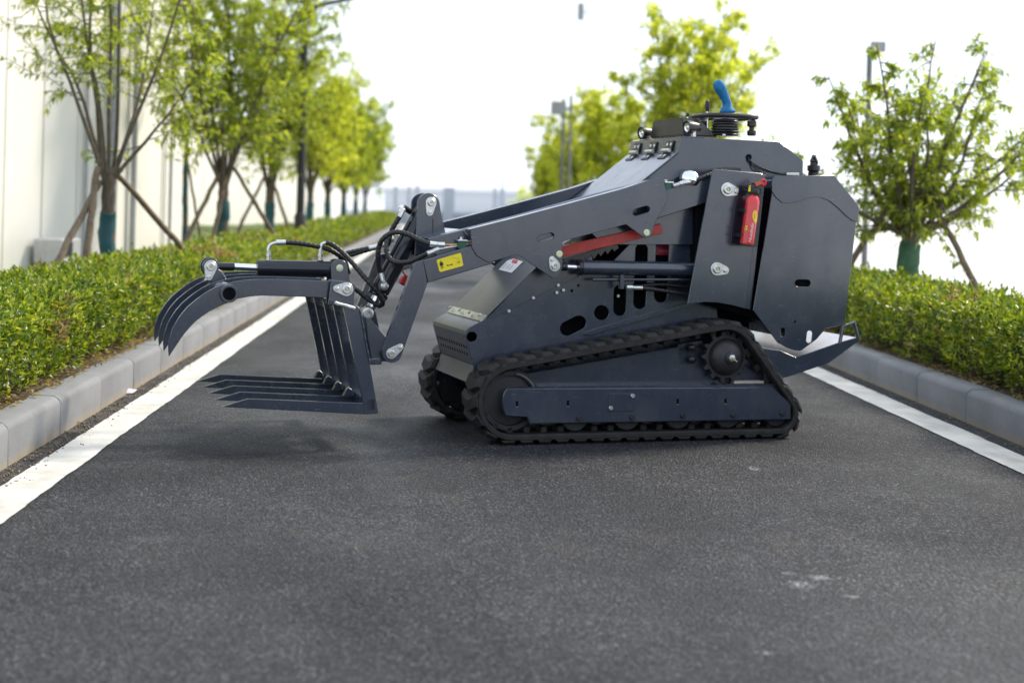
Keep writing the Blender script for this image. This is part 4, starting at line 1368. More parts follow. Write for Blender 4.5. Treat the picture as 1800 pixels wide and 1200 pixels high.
# paper sticker on the beak slope
q0, q1 = Vector(P(885, 526.5, V0)), Vector(P(939, 473, V0))
dl2 = (q1 - q0).normalized(); nl = Vector((-dl2.y, dl2.x))
def on_slope(px, y):
    # intersect measured ray with the beak plane (through q0, direction dl2, any v)
    d = ray(px, y)
    L0 = EYEP - MO
    o_u, o_v, o_w = L0.dot(MU), L0.dot(MV), EYE
    du, dv, dw = d.dot(MU), d.dot(MV), d.z
    t = ((q0.x - o_u) * nl.x + (q0.y - o_w) * nl.y) / (du * nl.x + dw * nl.y)
    return Vector((o_u + du * t, o_v + dv * t, o_w + dw * t))
def decal(name, pts3, mat, parent, n, lift=0.001):
    v = [Vector(p) + n * lift for p in pts3] + [Vector(p) for p in pts3]
    k = len(pts3)
    f = [tuple(range(k)), tuple(range(k, 2 * k))] + [(i, (i + 1) % k, (i + 1) % k + k, i + k) for i in range(k)]
    o = link(name, mesh_py(name, v, f), mat, parent)
    return o
nv = Vector((nl.x, 0, nl.y))
cs = [on_slope(*p) for p in ((877.5, 474.5), (893, 458.5), (903, 455.5), (920, 460.5), (900, 480.5))]
sk = decal('paper_sticker', [c + nv * 0.002 for c in cs], M['white_print'], ML, nv)
decal('red_print', [on_slope(*p) + nv * 0.0032 for p in ((900, 463), (902.5, 457), (911.5, 458.5), (909.5, 464.5))], M['red_print'], sk, nv, 0.0008)
for k in range(3):
    a, b2 = on_slope(884 + k * 5, 472 + k * 1.2), on_slope(892 + k * 5.2, 463.5 + k * 1.6)
    a2, b3 = on_slope(885.3 + k * 5, 472.4 + k * 1.2), on_slope(893.3 + k * 5.2, 463.9 + k * 1.6)
    decal('print_mark', [p + nv * 0.0032 for p in (a, b2, b3, a2)], M['grey_print'], sk, nv, 0.0006)
for x, y in ((980.5, 501), (989.5, 509.6), (978, 514), (937, 523.4), (894, 546.5)):
    bolt('bolt', x, y, V0 - 0.004, 0.0085, M['zinc'], ML, 0.008)
bolt('bolt', 1189, 406, V0, 0.009, M['zinc'], ML, 0.008)

# ------------------------------------------------------------------ hood
H0, H1 = 0.165, 0.735
hood_px = [(1030, 400), (1135, 316), (1191, 271), (1193, 268), (1198, 242.5), (1201, 241), (1370, 249), (1409, 279), (1412, 284), (1411, 330), (1411, 430), (1240, 430), (1060, 430)]
hood_ring = [P(x, y, H0) for x, y in hood_px]
hole = circpx(1316, 277, 5.5, 16)
hdp = plate_mesh('hood_side', hood_ring, 0.006, [ringpx(hole, H0)], 0.0015)
hd = link('hood_side', hdp, M['paint'], ML); hd.location = (0, H0, 0)
ib = 0.0
prism('hood', [P(x, y, H0) for x, y in hood_px], H0 + 0.03, H1, M['paint'], 0.004)
# the lid over the front slope and the deck strip behind it, running full width
lid = skin('hood_lid', [(1036, 392), (1135, 313.5), (1191, 268.5)], H0 - 0.002, H1 + 0.002, 0.006, M['paint'], H0)
lid.location.z += 0.003
skin('hood_brow', [(1192, 270), (1198, 241.5), (1203, 239.5), (1240, 241)], H0 + 0.001, H1 - 0.001, 0.004, M['paint'], H0)
# three strap hinges at the top of the lid
hq, hp_ = Vector(P(1191, 268, H0)), Vector(P(1196, 250, H0))
lq = Vector(P(1180, 277, H0))
for vv in (H0 + 0.10, H0 + 0.285, H0 + 0.47):
    hg = empty('hinge', (0, 0, 0)); hg.parent = ML
    up = (hp_ - hq).normalized(); dn_ = (lq - hq).normalized()
    def leafp(a, b2, n, nm, mat, w=0.036):
        pts = [Vector((a.x, vv - w, a.y)), Vector((a.x, vv + w, a.y)), Vector((b2.x, vv + w, b2.y)), Vector((b2.x, vv - w, b2.y))]
        n3 = Vector((n.x, 0, n.y))
        decal(nm, [p + n3 * 0.002 for p in pts], mat, hg, n3, 0.004)
    nu = Vector((-up.y, up.x)); nd = Vector((dn_.y, -dn_.x))
    if nu.x > 0: nu = -nu
    if nd.y < 0: nd = -nd
    leafp(hq + up * 0.012, hq + up * 0.055, nu, 'hinge_leaf', M['plastic'])
    leafp(hq + dn_ * 0.006, hq + dn_ * 0.045, nd, 'hinge_leaf', M['plastic'])
    rod('hinge_barrel', (hq.x - 0.012, vv - 0.040, hq.y + 0.010), (hq.x - 0.012, vv + 0.040, hq.y + 0.010), 0.009, M['zinc'], hg, 10)
    for s in (-1, 1):
        for c, nn_ in ((hq + up * 0.036, nu), (hq + dn_ * 0.028, nd)):
            n3 = Vector((nn_.x, 0, nn_.y))
            lathe('screw', Vector((c.x, vv + s * 0.02, c.y)) + n3 * 0.005, n3, [(0.0085, 0), (0.008, 0.003), (0.004, 0.005)], M['zinc'], hg, 8)
# cable from the hood hole
tube('cable', [P3(1316, 277, H0 + 0.02), P3(1317, 281, H0 - 0.012), P3(1330, 291, H0 - 0.02), P3(1352, 300, H0 - 0.02), P3(1375, 306, H0 - 0.01), P3(1392, 306, H0)], 0.0042, M['plastic'], ML, 8)
tube('cable', [P3(1317, 281, H0 - 0.008), P3(1322, 291, H0 - 0.01), P3(1330, 299, H0 - 0.02), P3(1345, 306, H0 - 0.02)], 0.0035, M['plastic'], ML, 8)
# chrome filler dome
dm = P3(1211, 309, H0 - 0.03)
lathe('filler_cap', dm + Vector((0, 0, -0.022)), (0.15, -0.45, 0.88), [(0.044, 0), (0.046, 0.010), (0.044, 0.022), (0.037, 0.036), (0.022, 0.047), (0.002, 0.051)], M['chrome'], ML, 24, 50)
rod('filler_neck', dm + Vector((0, 0.005, -0.06)), dm + Vector((0.0, 0.0, -0.012)), 0.028, M['plastic'], ML)
# control console on the hood
ct = Vector(P(1200, 241, H0)).y
def flat_solid(name, bottom, top_, mat, parent, bev=0.004):
    k = len(bottom)
    v = list(bottom) + list(top_)
    f = [tuple(range(k)), tuple(range(k, 2 * k))] + [(i, (i + 1) % k, (i + 1) % k + k, i + k) for i in range(k)]
    me = mesh_py(name, v, f)
    bm = bmesh.new(); bm.from_mesh(me)
    bmesh.ops.bevel(bm, geom=list(bm.edges), offset=bev, segments=2, affect='EDGES')
    bm.to_mesh(me); bm.free()
    return link(name, finish(me, True, 40), mat, parent)
cu0, cw0 = P(1209, 239, 0.28); cu1, cw1 = P(1201, 206, 0.28); ux = P(1232, 206, 0.28)[0]
flat_solid('console', [Vector((cu0 - 0.02, 0.28, cw0)), Vector((ux + 0.09, 0.28, cw0)), Vector((ux + 0.09, 0.66, cw0)), Vector((cu0 - 0.02, 0.66, cw0))],
           [Vector((cu1 + 0.005, 0.31, cw1)), Vector((ux, 0.31, cw1 - 0.002)), Vector((ux, 0.63, cw1 - 0.002)), Vector((cu1 + 0.005, 0.63, cw1))], M['satin_dark'] if 'satin_dark' in M else M['paint'], ML, 0.006)
# two work lights facing forward
for (x, y, vv) in ((1211, 224, 0.215), (1131, 234, 0.69)):
    p = P3(x, y, vv)
    wl = empty('work_light', (0, 0, 0)); wl.parent = ML
    ax = Vector((-0.97, -0.20, -0.05)).normalized()
    lathe('lamp_body', p - ax * 0.062, ax, [(0.006, 0), (0.017, 0.004), (0.021, 0.020), (0.028, 0.048), (0.030, 0.062), (0.030, 0.076), (0.026, 0.077), (0.024, 0.068), (0.002, 0.066)], M['plastic'], wl, 22)
    lathe('lamp_reflector', p + ax * 0.006, ax, [(0.023, 0), (0.020, 0.004), (0.010, 0.002), (0.002, 0.006)], M['lens'], wl, 18)
    link('lamp_bracket', box_mesh('lamp_bracket', (p.x + 0.015, vv - 0.012, ct - 0.004), (p.x + 0.030, vv + 0.012, p.z - 0.015), 0.002), M['zinc'], wl)
# small levers
def lever(x0, y0, x1, y1, vv, r, knob):
    a, b2 = P3(x0, y0, vv), P3(x1, y1, vv)
    lv = empty('control_lever', (0, 0, 0)); lv.parent = ML
    rod('lever_rod', a, b2, 0.004, M['chrome'], lv, 8)
    d = (b2 - a).normalized()
    lathe('lever_knob', b2 - d * knob * 0.75, d, [(r * 0.55, 0), (r * 0.8, knob * 0.2), (r, knob * 0.7), (r * 0.9, knob * 0.9), (r * 0.35, knob)], M['plastic'], lv, 14, 50)
lever(1244, 240, 1243.5, 181, 0.33, 0.0105, 0.052)
lever(1209, 215, 1209, 200, 0.45, 0.007, 0.02)
# joystick: bellows, ring guard and blue sleeve
jb = P3(1274, 239, 0.30)
jw = [(0.060, 0.0)]
hgt = P(1274, 209, 0.30)[1] - jb.z
for i in range(6):
    z = hgt * i / 6
    jw += [(0.064 - 0.001 * i, z + 0.002), (0.067 - 0.0022 * i, z + hgt / 12), (0.064 - 0.001 * i, z + hgt / 6 - 0.003), (0.053 - 0.001 * i, z + hgt / 6)]
lathe('bellows', (jb.x, 0.30, jb.z), (0, 0, 1), jw + [(0.03, hgt + 0.002)], M['plastic'], ML, 28, 40)
sl = []
for (xa, xb, y) in ((1264, 1294, 200), (1263, 1295, 196), (1266, 1291, 192), (1269.5, 1287.5, 187), (1270, 1286, 181), (1267, 1283.5, 174), (1262, 1281, 166), (1256.5, 1278.5, 158), (1253, 1275, 151), (1252, 1270.5, 145), (1253.5, 1265, 141.5)):
    sl.append((P3((xa + xb) / 2, y, 0.30), (xb - xa) / 2 / 405))
v, f = tube_mesh('joystick_sleeve', [p for p, r in sl], [r for p, r in sl], 16)
js = mesh_py('joystick_sleeve', v, f)
for vv in js.vertices:
    vv.co += Vector((noise.noise(vv.co * 55) * 0.003, noise.noise(vv.co * 55 + Vector((9, 0, 0))) * 0.003, noise.noise(vv.co * 40) * 0.002))
jo = link('joystick_sleeve', finish(js, True, 70), M['blue'], ML)
ms = jo.modifiers.new('sub', 'SUBSURF'); ms.levels = ms.render_levels = 1
gz = P(1280, 205, 0.27)[1]
gu0, gu1 = P(1236, 206, 0.27)[0], P(1328, 206, 0.27)[0]
gm, ga = (gu0 + gu1) / 2, (gu1 - gu0) / 2
ring = []
for i in range(33):
    t = 2 * math.pi * i / 32
    cx_, cy_ = math.cos(t), math.sin(t)
    ring.append(Vector((gm + ga * math.copysign(abs(cx_) ** 0.6, cx_), 0.32 + 0.125 * math.copysign(abs(cy_) ** 0.6, cy_), gz)))
tube('ring_guard', ring, 0.0105, M['plastic'], ML, 10, 3)
for (x, vv) in ((1321, 0.25), (1236, 0.40)):
    q = P3(x, 239, vv); hh_ = gz - q.z
    lathe('guard_post', q, (0, 0, 1), [(0.018, 0), (0.020, 0.006), (0.020, 0.022), (0.012, 0.026), (0.011, hh_ - 0.045), (0.021, hh_ - 0.04), (0.021, hh_ - 0.018), (0.012, hh_ - 0.012), (0.010, hh_)], M['plastic'], ML, 12)
for i in range(6):
    a = i * 1.05
    lathe('bolt', (jb.x + 0.075 * math.cos(a), 0.30 + 0.075 * math.sin(a), jb.z - 0.002), (0, 0, 1), [(0.008, 0), (0.008, 0.005), (0.005, 0.007)], M['zinc'], ML, 6)
# rear breather valve and small plate at the back edge
q = P3(1430, 308, 0.42)
lathe('breather_valve', q, (0, 0, 1), [(0.026, -0.02), (0.026, 0.012), (0.022, 0.016), (0.030, 0.022), (0.030, 0.044), (0.018, 0.048), (0.016, 0.060), (0.021, 0.064), (0.014, 0.078), (0.008, 0.094)], M['plastic'], ML, 12)
rod('breather_lever', q + Vector((0.012, -0.012, 0.052)), q + Vector((-0.010, -0.018, 0.088)), 0.006, M['plastic'], ML, 8)
box('switch_plate', (P(1380, 306, H0)[0], H0 - 0.016, P(1380, 308, H0)[1]), (P(1402, 306, H0)[0], H0 + 0.002, P(1380, 303.5, H0)[1]), M['zinc'], ML, 0.001)

# ------------------------------------------------------------------ rear tower and side tank
U0 = 0.055
up_px = [(1253, 299), (1256, 297), (1338, 304.5), (1341, 306), (1330, 385), (1311, 543), (1290, 537), (1262, 532), (1240, 531), (1208.5, 534.5)]
ur = plate('tower_side', up_px, U0, 0.012, M['paint'], ML, (), 0.002)
prism('tower_side', [P(x, y, U0) for x, y in up_px], 0.835, 0.847, M['paint'], 0.002)
# return flange behind it, and a core whose near-black colour stands for shade in the recess
rf = plate('tower_return', [(1337, 306), (1346, 307), (1320, 545), (1308, 541)], U0 + 0.012, 0.06, M['paint'], ML, (), 0.002)
prism('rear_core', [P(x, y, 0.12) for x, y in ((1225, 345), (1345, 330), (1470, 330), (1495, 380), (1470, 560), (1400, 590), (1330, 560), (1225, 530))], 0.13, 0.77, M['dark'], 0.005)
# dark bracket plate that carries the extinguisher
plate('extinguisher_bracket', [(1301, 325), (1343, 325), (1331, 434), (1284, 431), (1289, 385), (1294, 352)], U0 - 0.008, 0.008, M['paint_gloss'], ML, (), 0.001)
pin_plate(1278, 333, 1293, 336.5, U0, 0.030, 0.018, ML)
pin_plate(1259.5, 472.5, 1274, 475, U0, 0.029, 0.018, ML)
# tank side in two leaves, the rear one turned in
T0 = 0.045
left_px = [(1358, 318), (1360, 312), (1364, 310), (1418, 309.5), (1418, 612), (1408, 616.5), (1398, 616), (1383, 611), (1367, 602), (1324, 545), (1341, 440), (1357, 340)]
rt_px = [(1418, 309.5), (1463, 309), (1467, 311), (1507, 361), (1508, 367), (1485, 568), (1470, 574), (1452, 577), (1436, 596), (1418, 612)]
uc = P(1416, 450, T0)[0]
def bent_px(pts, v):
    out = []
    for x, y in pts:
        u, w = P(x, y, v)
        for _ in range(4):
            du = u - P(1416, 450, T0)[0]
            off = max(0.0, du) * math.tan(R(11)) if du > 0.035 else 0.0
            u, w = P(x, y, v + off)
        out.append((u, w))
    return out
def bend(me, span=0.035, deg=11):
    # the sheet is folded softly about an upright line, its rear leaf turned in
    bm = bmesh.new(); bm.from_mesh(me)
    for k in range(-4, 5):
        bmesh.ops.bisect_plane(bm, geom=list(bm.verts) + list(bm.edges) + list(bm.faces), plane_co=(uc + span * k / 4, 0, 0), plane_no=(1, 0, 0))
    bm.to_mesh(me); bm.free()
    k_ = math.tan(R(deg))
    for vv in me.vertices:
        x = vv.co.x - uc
        if x > span: vv.co.y += x * k_
        elif x > -span: vv.co.y += k_ * (x + span) ** 2 / (4 * span)
    finish(me, True, 25)
tank_px = left_px[:3] + rt_px[1:-1] + left_px[5:]
th_ = [slot4(1376.5, 584, 3.5, 7.5), circpx(1397.5, 566, 2.3, 8), slotpx(1403.5, 497.5, 1420, 498, 6.3), slotpx(1424, 585.5, 1422.5, 598.5, 4.2)]
tme2 = plate_mesh('tank_side', bent_px(tank_px, T0), 0.006, [bent_px(h, T0) for h in th_], 0.0015)
bend(tme2)
ro = link('tank_side', tme2, M['paint'], ML); ro.location = (0, T0, 0)
box('slot_backing', (P(1385, 500, T0)[0], T0 + 0.022, P(1400, 510, T0)[1]), (P(1436, 500, T0)[0], T0 + 0.026, P(1400, 485, T0)[1]), M['dark'], ML, 0)  # near-black sheet stands for the shade seen through the slot
cap_px = [(1357, 322), (1359, 313), (1364, 309.5), (1418, 309), (1464, 308), (1468, 310), (1509, 361), (1510, 367), (1508.5, 391), (1499, 388), (1488, 380), (1474, 366), (1458, 353), (1443, 347), (1430, 346.5), (1418, 349), (1402, 354.5), (1388, 357.5), (1375, 356), (1364, 347), (1357, 336)]
cme = plate_mesh('tank_cap', bent_px(cap_px, T0 - 0.005), 0.005, (), 0.0012)
bend(cme)
co = link('tank_cap', cme, M['paint'], ML); co.location = (0, T0 - 0.005, 0)
# tank body behind the side sheets
prism('tank_body', [P(x, y, T0) for x, y in ((1362, 316), (1418, 313), (1462, 313), (1500, 364), (1478, 560), (1452, 568), (1400, 596), (1372, 590), (1332, 545), (1360, 350))], 0.155, 0.745, M['paint'], 0.006)
prism('tank_side', [P(x, y, T0) for x, y in left_px[:4] + rt_px[1:-1] + left_px[5:]], 0.850, 0.856, M['paint'], 0.0015)
# rear step platform
ps = [(1372, 616), (1399.5, 628), (1474, 602), (1510, 592), (1511, 598.5), (1457, 638), (1389, 661), (1345, 672), (1340, 612)]
pf = plate('platform_side', ps, 0.06, 0.008, M['paint'], ML, (), 0.0015)
prism('platform_side', [P(x, y, 0.06) for x, y in ps], 0.832, 0.84, M['paint'], 0.0015)
pt = [Vector(P(x, y, 0.06)) for x, y in ((1340, 612), (1372, 616), (1399.5, 629.5), (1474, 603.5), (1509, 593.5))]
ring = [tuple(p) for p in pt] + [(p.x, p.y - 0.006) for p in reversed(pt)]
prism('step_tread', ring, 0.068, 0.832, M['tread'], 0.001)
for vv_, nm in ((0.066, 'near'), (0.80, 'far')):
    tube('step_handle', [P3(1476, 603, 0.066) + Vector((0, vv_ - 0.066, 0)), P3(1481.5, 574, 0.066) + Vector((0, vv_ - 0.066, 0)), P3(1501, 566.5, 0.066) + Vector((0, vv_ - 0.066, 0)), P3(1508, 594, 0.066) + Vector((0, vv_ - 0.066, 0))], 0.0085, M['paint'], ML, 8, smooth=False)

# ------------------------------------------------------------------ boom
boom_px = [(826.5, 402.5), (900, 384.2), (1000, 357.6), (1100, 330.3), (1156, 312), (1163, 312.5), (1168, 323), (1174, 347), (1170, 359), (1152, 389), (1147, 409), (1143, 416), (1136, 418), (1129, 415.5), (1100.5, 394.4),
           (990, 424), (988.5, 428), (988, 468), (985, 480), (979, 487.5), (971, 488.5), (961, 482), (912, 449), (906, 448.5), (860, 461), (855, 459.5), (838, 449), (830, 436)]
bh = [slotpx(950, 419.5, 968.5, 415, 6), slotpx(1118, 373.5, 1136.5, 368, 6)]
ba = plate('boom_arm', boom_px, BA0, 0.012, M['paint'], ML, bh, 0.0015)
b_in = [(828, 405), (1156, 314.5), (1166, 340), (1100, 388), (990, 418), (905, 444), (862, 455), (836, 445)]
prism('boom_arm_web', [P(x, y, BA0) for x, y in [(828, 404.5), (900, 386), (1000, 359.5), (1100, 332), (1155, 315), (1160, 330), (1100, 380), (990, 410), (905, 440), (862, 452), (836, 444)]], BA0 + 0.018, BA1, M['paint'], 0.002)
prism('boom_arm_top', [P(x, y, BA0) for x, y in [(826.5, 402.9), (900, 384.6), (1000, 358), (1100, 330.7), (1156, 312.4), (1156, 316), (1100, 335), (1000, 362.5), (900, 389), (827, 407)]], BA0 + 0.012, BA1 + 0.001, M['paint'], 0.001)
far_arm = [P(x, y, BA0) for x, y in boom_px]
prism('boom_arm', far_arm, FA1 - 0.012, FA1, M['paint'], 0.0015)
prism('boom_arm_web', [P(x, y, BA0) for x, y in [(826.5, 402.9), (900, 384.6), (1000, 358), (1100, 330.7), (1156, 312.4), (1160, 330), (1100, 385), (990, 415), (905, 444), (862, 455), (836, 445)]], FA0, FA1 - 0.012, M['paint'], 0.002)
for x, y in ((983, 446.5), (1136.5, 409)):
    q = P3(x, y, BA0)
    lathe('pin_cap', q, (0, -1, 0), [(0.0145, 0), (0.0145, 0.004), (0.012, 0.006)], M['palezinc'], ML, 18)
pin_plate(974.5, 467, 970, 456, BA0, 0.024, 0.014, ML)
# rear box section of the arm running into the tower
prism('boom_tail', [P(x, y, BA0 + 0.02) for x, y in [(1140, 342), (1172, 333), (1262, 305), (1275, 306), (1275, 335), (1240, 357), (1150, 386)]], BA0 + 0.019, BA1 + 0.02, M['paint'], 0.003)
prism('boom_tail', [P(x, y, BA0 + 0.02) for x, y in [(1140, 342), (1172, 333), (1262, 305), (1275, 306), (1275, 335), (1240, 357), (1150, 386)]], FA0 - 0.02, FA1 - 0.02, M['paint'], 0.003)
# front box section with the warning label, then the drop leg
prism('boom_nose', [P(x, y, BA0 + 0.006) for x, y in [(743, 458), (829, 432), (850, 430), (870, 462), (752, 497)]], BA0 + 0.006, BA1 - 0.004, M['paint'], 0.003)
prism('boom_nose', [P(x, y, BA0 + 0.006) for x, y in [(743, 458), (829, 432), (850, 430), (870, 462), (752, 497)]], FA0 + 0.004, FA1 - 0.006, M['paint'], 0.003)
leg_px = [(729, 463), (734, 460), (743.5, 457.5), (751.5, 498)] + arcpx(689, 620, 17.5, -20, -200, 12)
lg = plate('boom_leg', leg_px, BA0, 0.03, M['paint'], ML, (), 0.002)
prism('boom_leg', [P(x, y, BA0) for x, y in leg_px], FA1 - 0.03, FA1, M['paint'], 0.002)
kp = pin_plate(687.5, 621, 703, 610, BA0, 0.022, 0.014, ML)
# crosswise members of the boom
def cross(name, x, y, r, v0, v1, mat=None):
    u, w = P(x, y, BA0)
    return rod(name, (u, v0, w), (u, v1, w), r, mat or M['paint'], ML, 20)
cb = Vector(P(812, 432, BA0)); 
prism('boom_cross_beam', [P(x, y, BA0) for x, y in [(758, 420), (822, 404), (840, 428), (775, 455)]], BA1 - 0.004, FA0 + 0.004, M['paint'], 0.004)
cross('boom_cross_tube', 1140, 345, 0.035, BA1, FA0)
# hydraulic pipes on the inside of the near arm
for k, (dy, vv) in enumerate(((7, BA1 + 0.035), (12, BA1 + 0.07))):
    tube('hydraulic_pipe', [P3(775, 408 + dy, vv), P3(900, 376.5 + dy, vv), P3(1040, 338 + dy, vv), P3(1120, 318 + dy, vv)], 0.009, M['pipe'], ML, 8)
# yellow warning label on the box section
lb = BA0 + 0.006
def face_decal(name, px, v, mat, parent, lift=0.0012):
    return decal(name, [P3(x, y, v) for x, y in px], mat, parent, Vector((0, -1, 0)), lift)
wl_ = face_decal('warning_label', [(767.5, 458), (769, 456.2), (808.5, 444.6), (810.5, 446), (814.2, 465.5), (813, 467.3), (774.5, 478), (772, 476.5)], lb - 0.0005, M['yellow'], ML)
def lab(px, m='ink'): return face_decal('pictogram', px, lb - 0.0019, M[m], wl_, 0.0006)
lab(circpx(774.7, 459.2, 1.1, 10))
lab([(772.6, 461.5), (778, 460.2), (779.6, 466), (778.3, 466.3), (777.4, 463.4), (778, 467), (774.5, 467.8), (773.8, 464.6), (774.2, 467.6), (773.2, 467.9)])
lab([(775, 468.2), (776.2, 467.9), (777.2, 472), (776.2, 472.3)]); lab([(777.2, 467.6), (778.4, 467.3), (779.6, 471.4), (778.6, 471.7)])
lab([(784.5, 466.6), (787.6, 464.8), (787.7, 465.9), (793, 464.6), (792.7, 463.5), (796.4, 464.2), (793.6, 466.6), (793.4, 465.5), (788, 466.8), (788.3, 467.9)])
lab([(794, 452.3), (800, 452.6), (808, 455.4), (807.8, 456), (799.8, 453.3), (794, 452.9)], 'ink_thin')
lab([(803, 459.5), (808.5, 458), (809.4, 461.5), (804, 463)], 'ink_thin')

# ------------------------------------------------------------------ tilt tower and tilt cylinder at the boom front
TV = 0.345
tw_px = [(729, 449), (732, 400), (734, 362)] + arcpx(753.5, 359, 19.5, 172, 8, 12) + [(775, 372), (784, 412), (789, 445), (780, 455)]
tws = [plate('tilt_bracket', tw_px, TV, 0.014, M['paint'], ML, (), 0.002)]
prism('tilt_bracket', [P(x, y, TV) for x, y in tw_px], TV + 0.105, TV + 0.119, M['paint'], 0.002)
pin_plate(757.5, 356, 755, 373, TV, 0.0235, 0.016, ML)
rib = plate('bracket_rib', [(762, 384), (765.5, 384), (767, 452), (762, 452)], TV - 0.01, 0.012, M['paint'], ML, (), 0.001)
CV = TV + 0.06
ca, cb_ = P3(752, 358, CV), P3(645.5, 552, CV)
dca = (cb_ - ca).normalized()
Lc = (cb_ - ca).length
cyl = rod('tilt_cylinder', ca + dca * 0.03, ca + dca * (Lc * 0.80), 0.041, M['paint_gloss'], ML, 28)
rod('cylinder_gland', ca + dca * (Lc * 0.80), ca + dca * (Lc * 0.84), 0.044, M['paint_gloss'], cyl, 28)
rod('piston_rod', ca + dca * (Lc * 0.84), ca + dca * (Lc * 0.96), 0.019, M['chrome'], cyl, 18)
rod('cylinder_eye', cb_ + Vector((0, -0.028, 0)), cb_ + Vector((0, 0.028, 0)), 0.033, M['paint'], cyl, 22)
tube('cylinder_pipe', [ca + dca * 0.10 + Vector((-0.036, -0.022, 0.012)), ca + dca * (Lc * 0.45) + Vector((-0.036, -0.022, 0.012)), ca + dca * (Lc * 0.74) + Vector((-0.034, -0.022, 0.012))], 0.008, M['paint_gloss'], cyl, 8)
rod('cylinder_eye', ca + Vector((0, -0.04, 0)), ca + Vector((0, 0.04, 0)), 0.036, M['paint'], cyl, 22)
q = P3(646, 551, CV - 0.045)
lathe('pin_washer', q, (0, -1, 0), [(0.026, 0), (0.026, 0.005), (0.018, 0.007), (0.018, 0.010), (0.010, 0.010), (0.009, 0.004)], M['zinc'], ML, 20)
lathe('bolt', P3(641, 559, CV - 0.045), (0, -1, 0), [(0.010, 0), (0.010, 0.006), (0.006, 0.009)], M['zinc'], ML, 8)
# red plug hanging from a strap
rp = P3(710, 493, 0.5)
lathe('dust_plug', rp + Vector((-0.006, 0, -0.02)), (0.35, 0.1, 0.9), [(0.006, 0), (0.019, 0.004), (0.021, 0.018), (0.016, 0.034), (0.008, 0.046)], M['redtag'], ML, 14, 50)
tube('plug_strap', [rp + Vector((0.01, 0, 0.02)), P3(708, 478, 0.5), P3(704, 466, 0.5), P3(700, 458, 0.48)], 0.003, M['redtag'], ML, 6)

# ------------------------------------------------------------------ lift cylinder, strut and lines on the near side
LV = 0.135
a_, b_ = P3(975, 467.5, LV), P3(1240, 474, LV)
dl3 = (b_ - a_).normalized()
c0, c1 = P3(1021, 470, LV), P3(1235, 473.5, LV)
lc = rod('lift_cylinder', c0, c1, 0.031, M['paint'], ML, 26)
rod('cylinder_gland', P3(1015, 470, LV), P3(1022, 470, LV), 0.033, M['paint_gloss'], lc, 24)
rod('piston_rod', P3(994, 469, LV), P3(1018, 470, LV), 0.0125, M['chrome'], lc, 16)
rod('rod_eye', P3(986, 468.5, LV), P3(996, 469, LV), 0.018, M['paint_gloss'], lc, 14)
ep = P3(975, 467.5, LV)
rod('rod_eye', ep + Vector((0, -0.03, 0)), ep + Vector((0, 0.03, 0)), 0.026, M['paint'], lc, 18)
tube('cylinder_pipe', [P3(1042, 491.5, LV), P3(1120, 491.5, LV), P3(1212, 491.5, LV)], 0.006, M['paint'], lc, 8)
bx_ = P3(1094, 495, LV - 0.02)
box('port_block', (bx_.x - 0.009, LV - 0.022, bx_.z - 0.032), (bx_.x + 0.009, LV + 0.005, bx_.z + 0.030), M['paint'], lc, 0.002)
ft = rod('hose_fitting', P3(1101, 505.5, LV - 0.01), P3(1112, 505.5, LV - 0.01), 0.011, M['zinc'], ML, 6)
rod('hose_fitting', P3(1112, 505.5, LV - 0.01), P3(1129, 506, LV - 0.01), 0.0095, M['zinc'], ML, 12)
hose('hydraulic_hose', [P3(1128, 506, LV - 0.01), P3(1150, 508.5, LV - 0.005), P3(1180, 513, LV), P3(1225, 520, LV + 0.01)], 0.0095, ML)
hose('hydraulic_hose', [P3(1120, 503, LV + 0.03), P3(1150, 500, LV + 0.03), P3(1180, 501, LV + 0.03), P3(1225, 506, LV + 0.03)], 0.0095, ML)
plate('lift_strut', [(985, 433.5), (1162, 393.5), (1165, 410), (985, 453)], BA1 + 0.004, 0.03, M['red'], ML, (), 0.002)
# toothed rack shadowed under the strut
rk = []
for i in range(6):
    x = 1010 + i * 13; y = 455 - i * 3.6
    rk += [(x, y - 4), (x + 6, y - 5), (x + 8, y + 5), (x + 5, y + 9), (x + 4, y + 1)]
plate('strut_rack', [(990, 455), (1085, 428), (1088, 436), (1080, 442), (1076, 437), (1068, 447), (1064, 441), (1056, 451), (1052, 445), (1044, 456), (1040, 449), (1032, 460), (1028, 453), (1020, 462), (1014, 458), (994, 466)], BA1 + 0.036, 0.012, M['paint_gloss'], ML, (), 0.001)

# ------------------------------------------------------------------ grapple: fork frame
GN = [0.03 + 0.21 * i for i in range(5)]
tine_px = [(389, 715), (436, 700.5), (639, 708.5), (641, 728)]
upr_px = [(604, 541), (606, 537.5), (629, 538), (632.5, 541), (665, 724), (663, 727), (640, 728.3), (638.5, 708)]
gf = link('grapple_fork', box_mesh('grapple_fork', (P(642, 712, 0.03)[0], 0.03, P(650, 722, 0.03)[1]), (P(660, 712, 0.03)[0], 0.886, P(650, 700, 0.03)[1]), 0.004), M['paint'], ML)
tme = plate_mesh('fork_tine', ringpx(tine_px, 0.03), 0.016, (), 0.0018)
ume = plate_mesh('fork_upright', ringpx(upr_px, 0.03), 0.016, (), 0.0018)
ge = plate_mesh('heel_gusset', [P(x, y, 0.03) for x, y in ((619, 706), (625, 694), (630, 690), (636, 694), (640, 707))], 0.022, (), 0.003)
for m_ in (tme, ume, ge): m_.materials.append(M['paint'])
for i, vv in enumerate(GN):
    o = link('fork_tine', tme, None, gf); o.location = (0, vv, 0)
    o = link('fork_upright', ume, None, gf); o.location = (0, vv, 0)
    if i:
        o = link('heel_gusset', ge, None, gf); o.location = (0, vv - 0.028, 0)
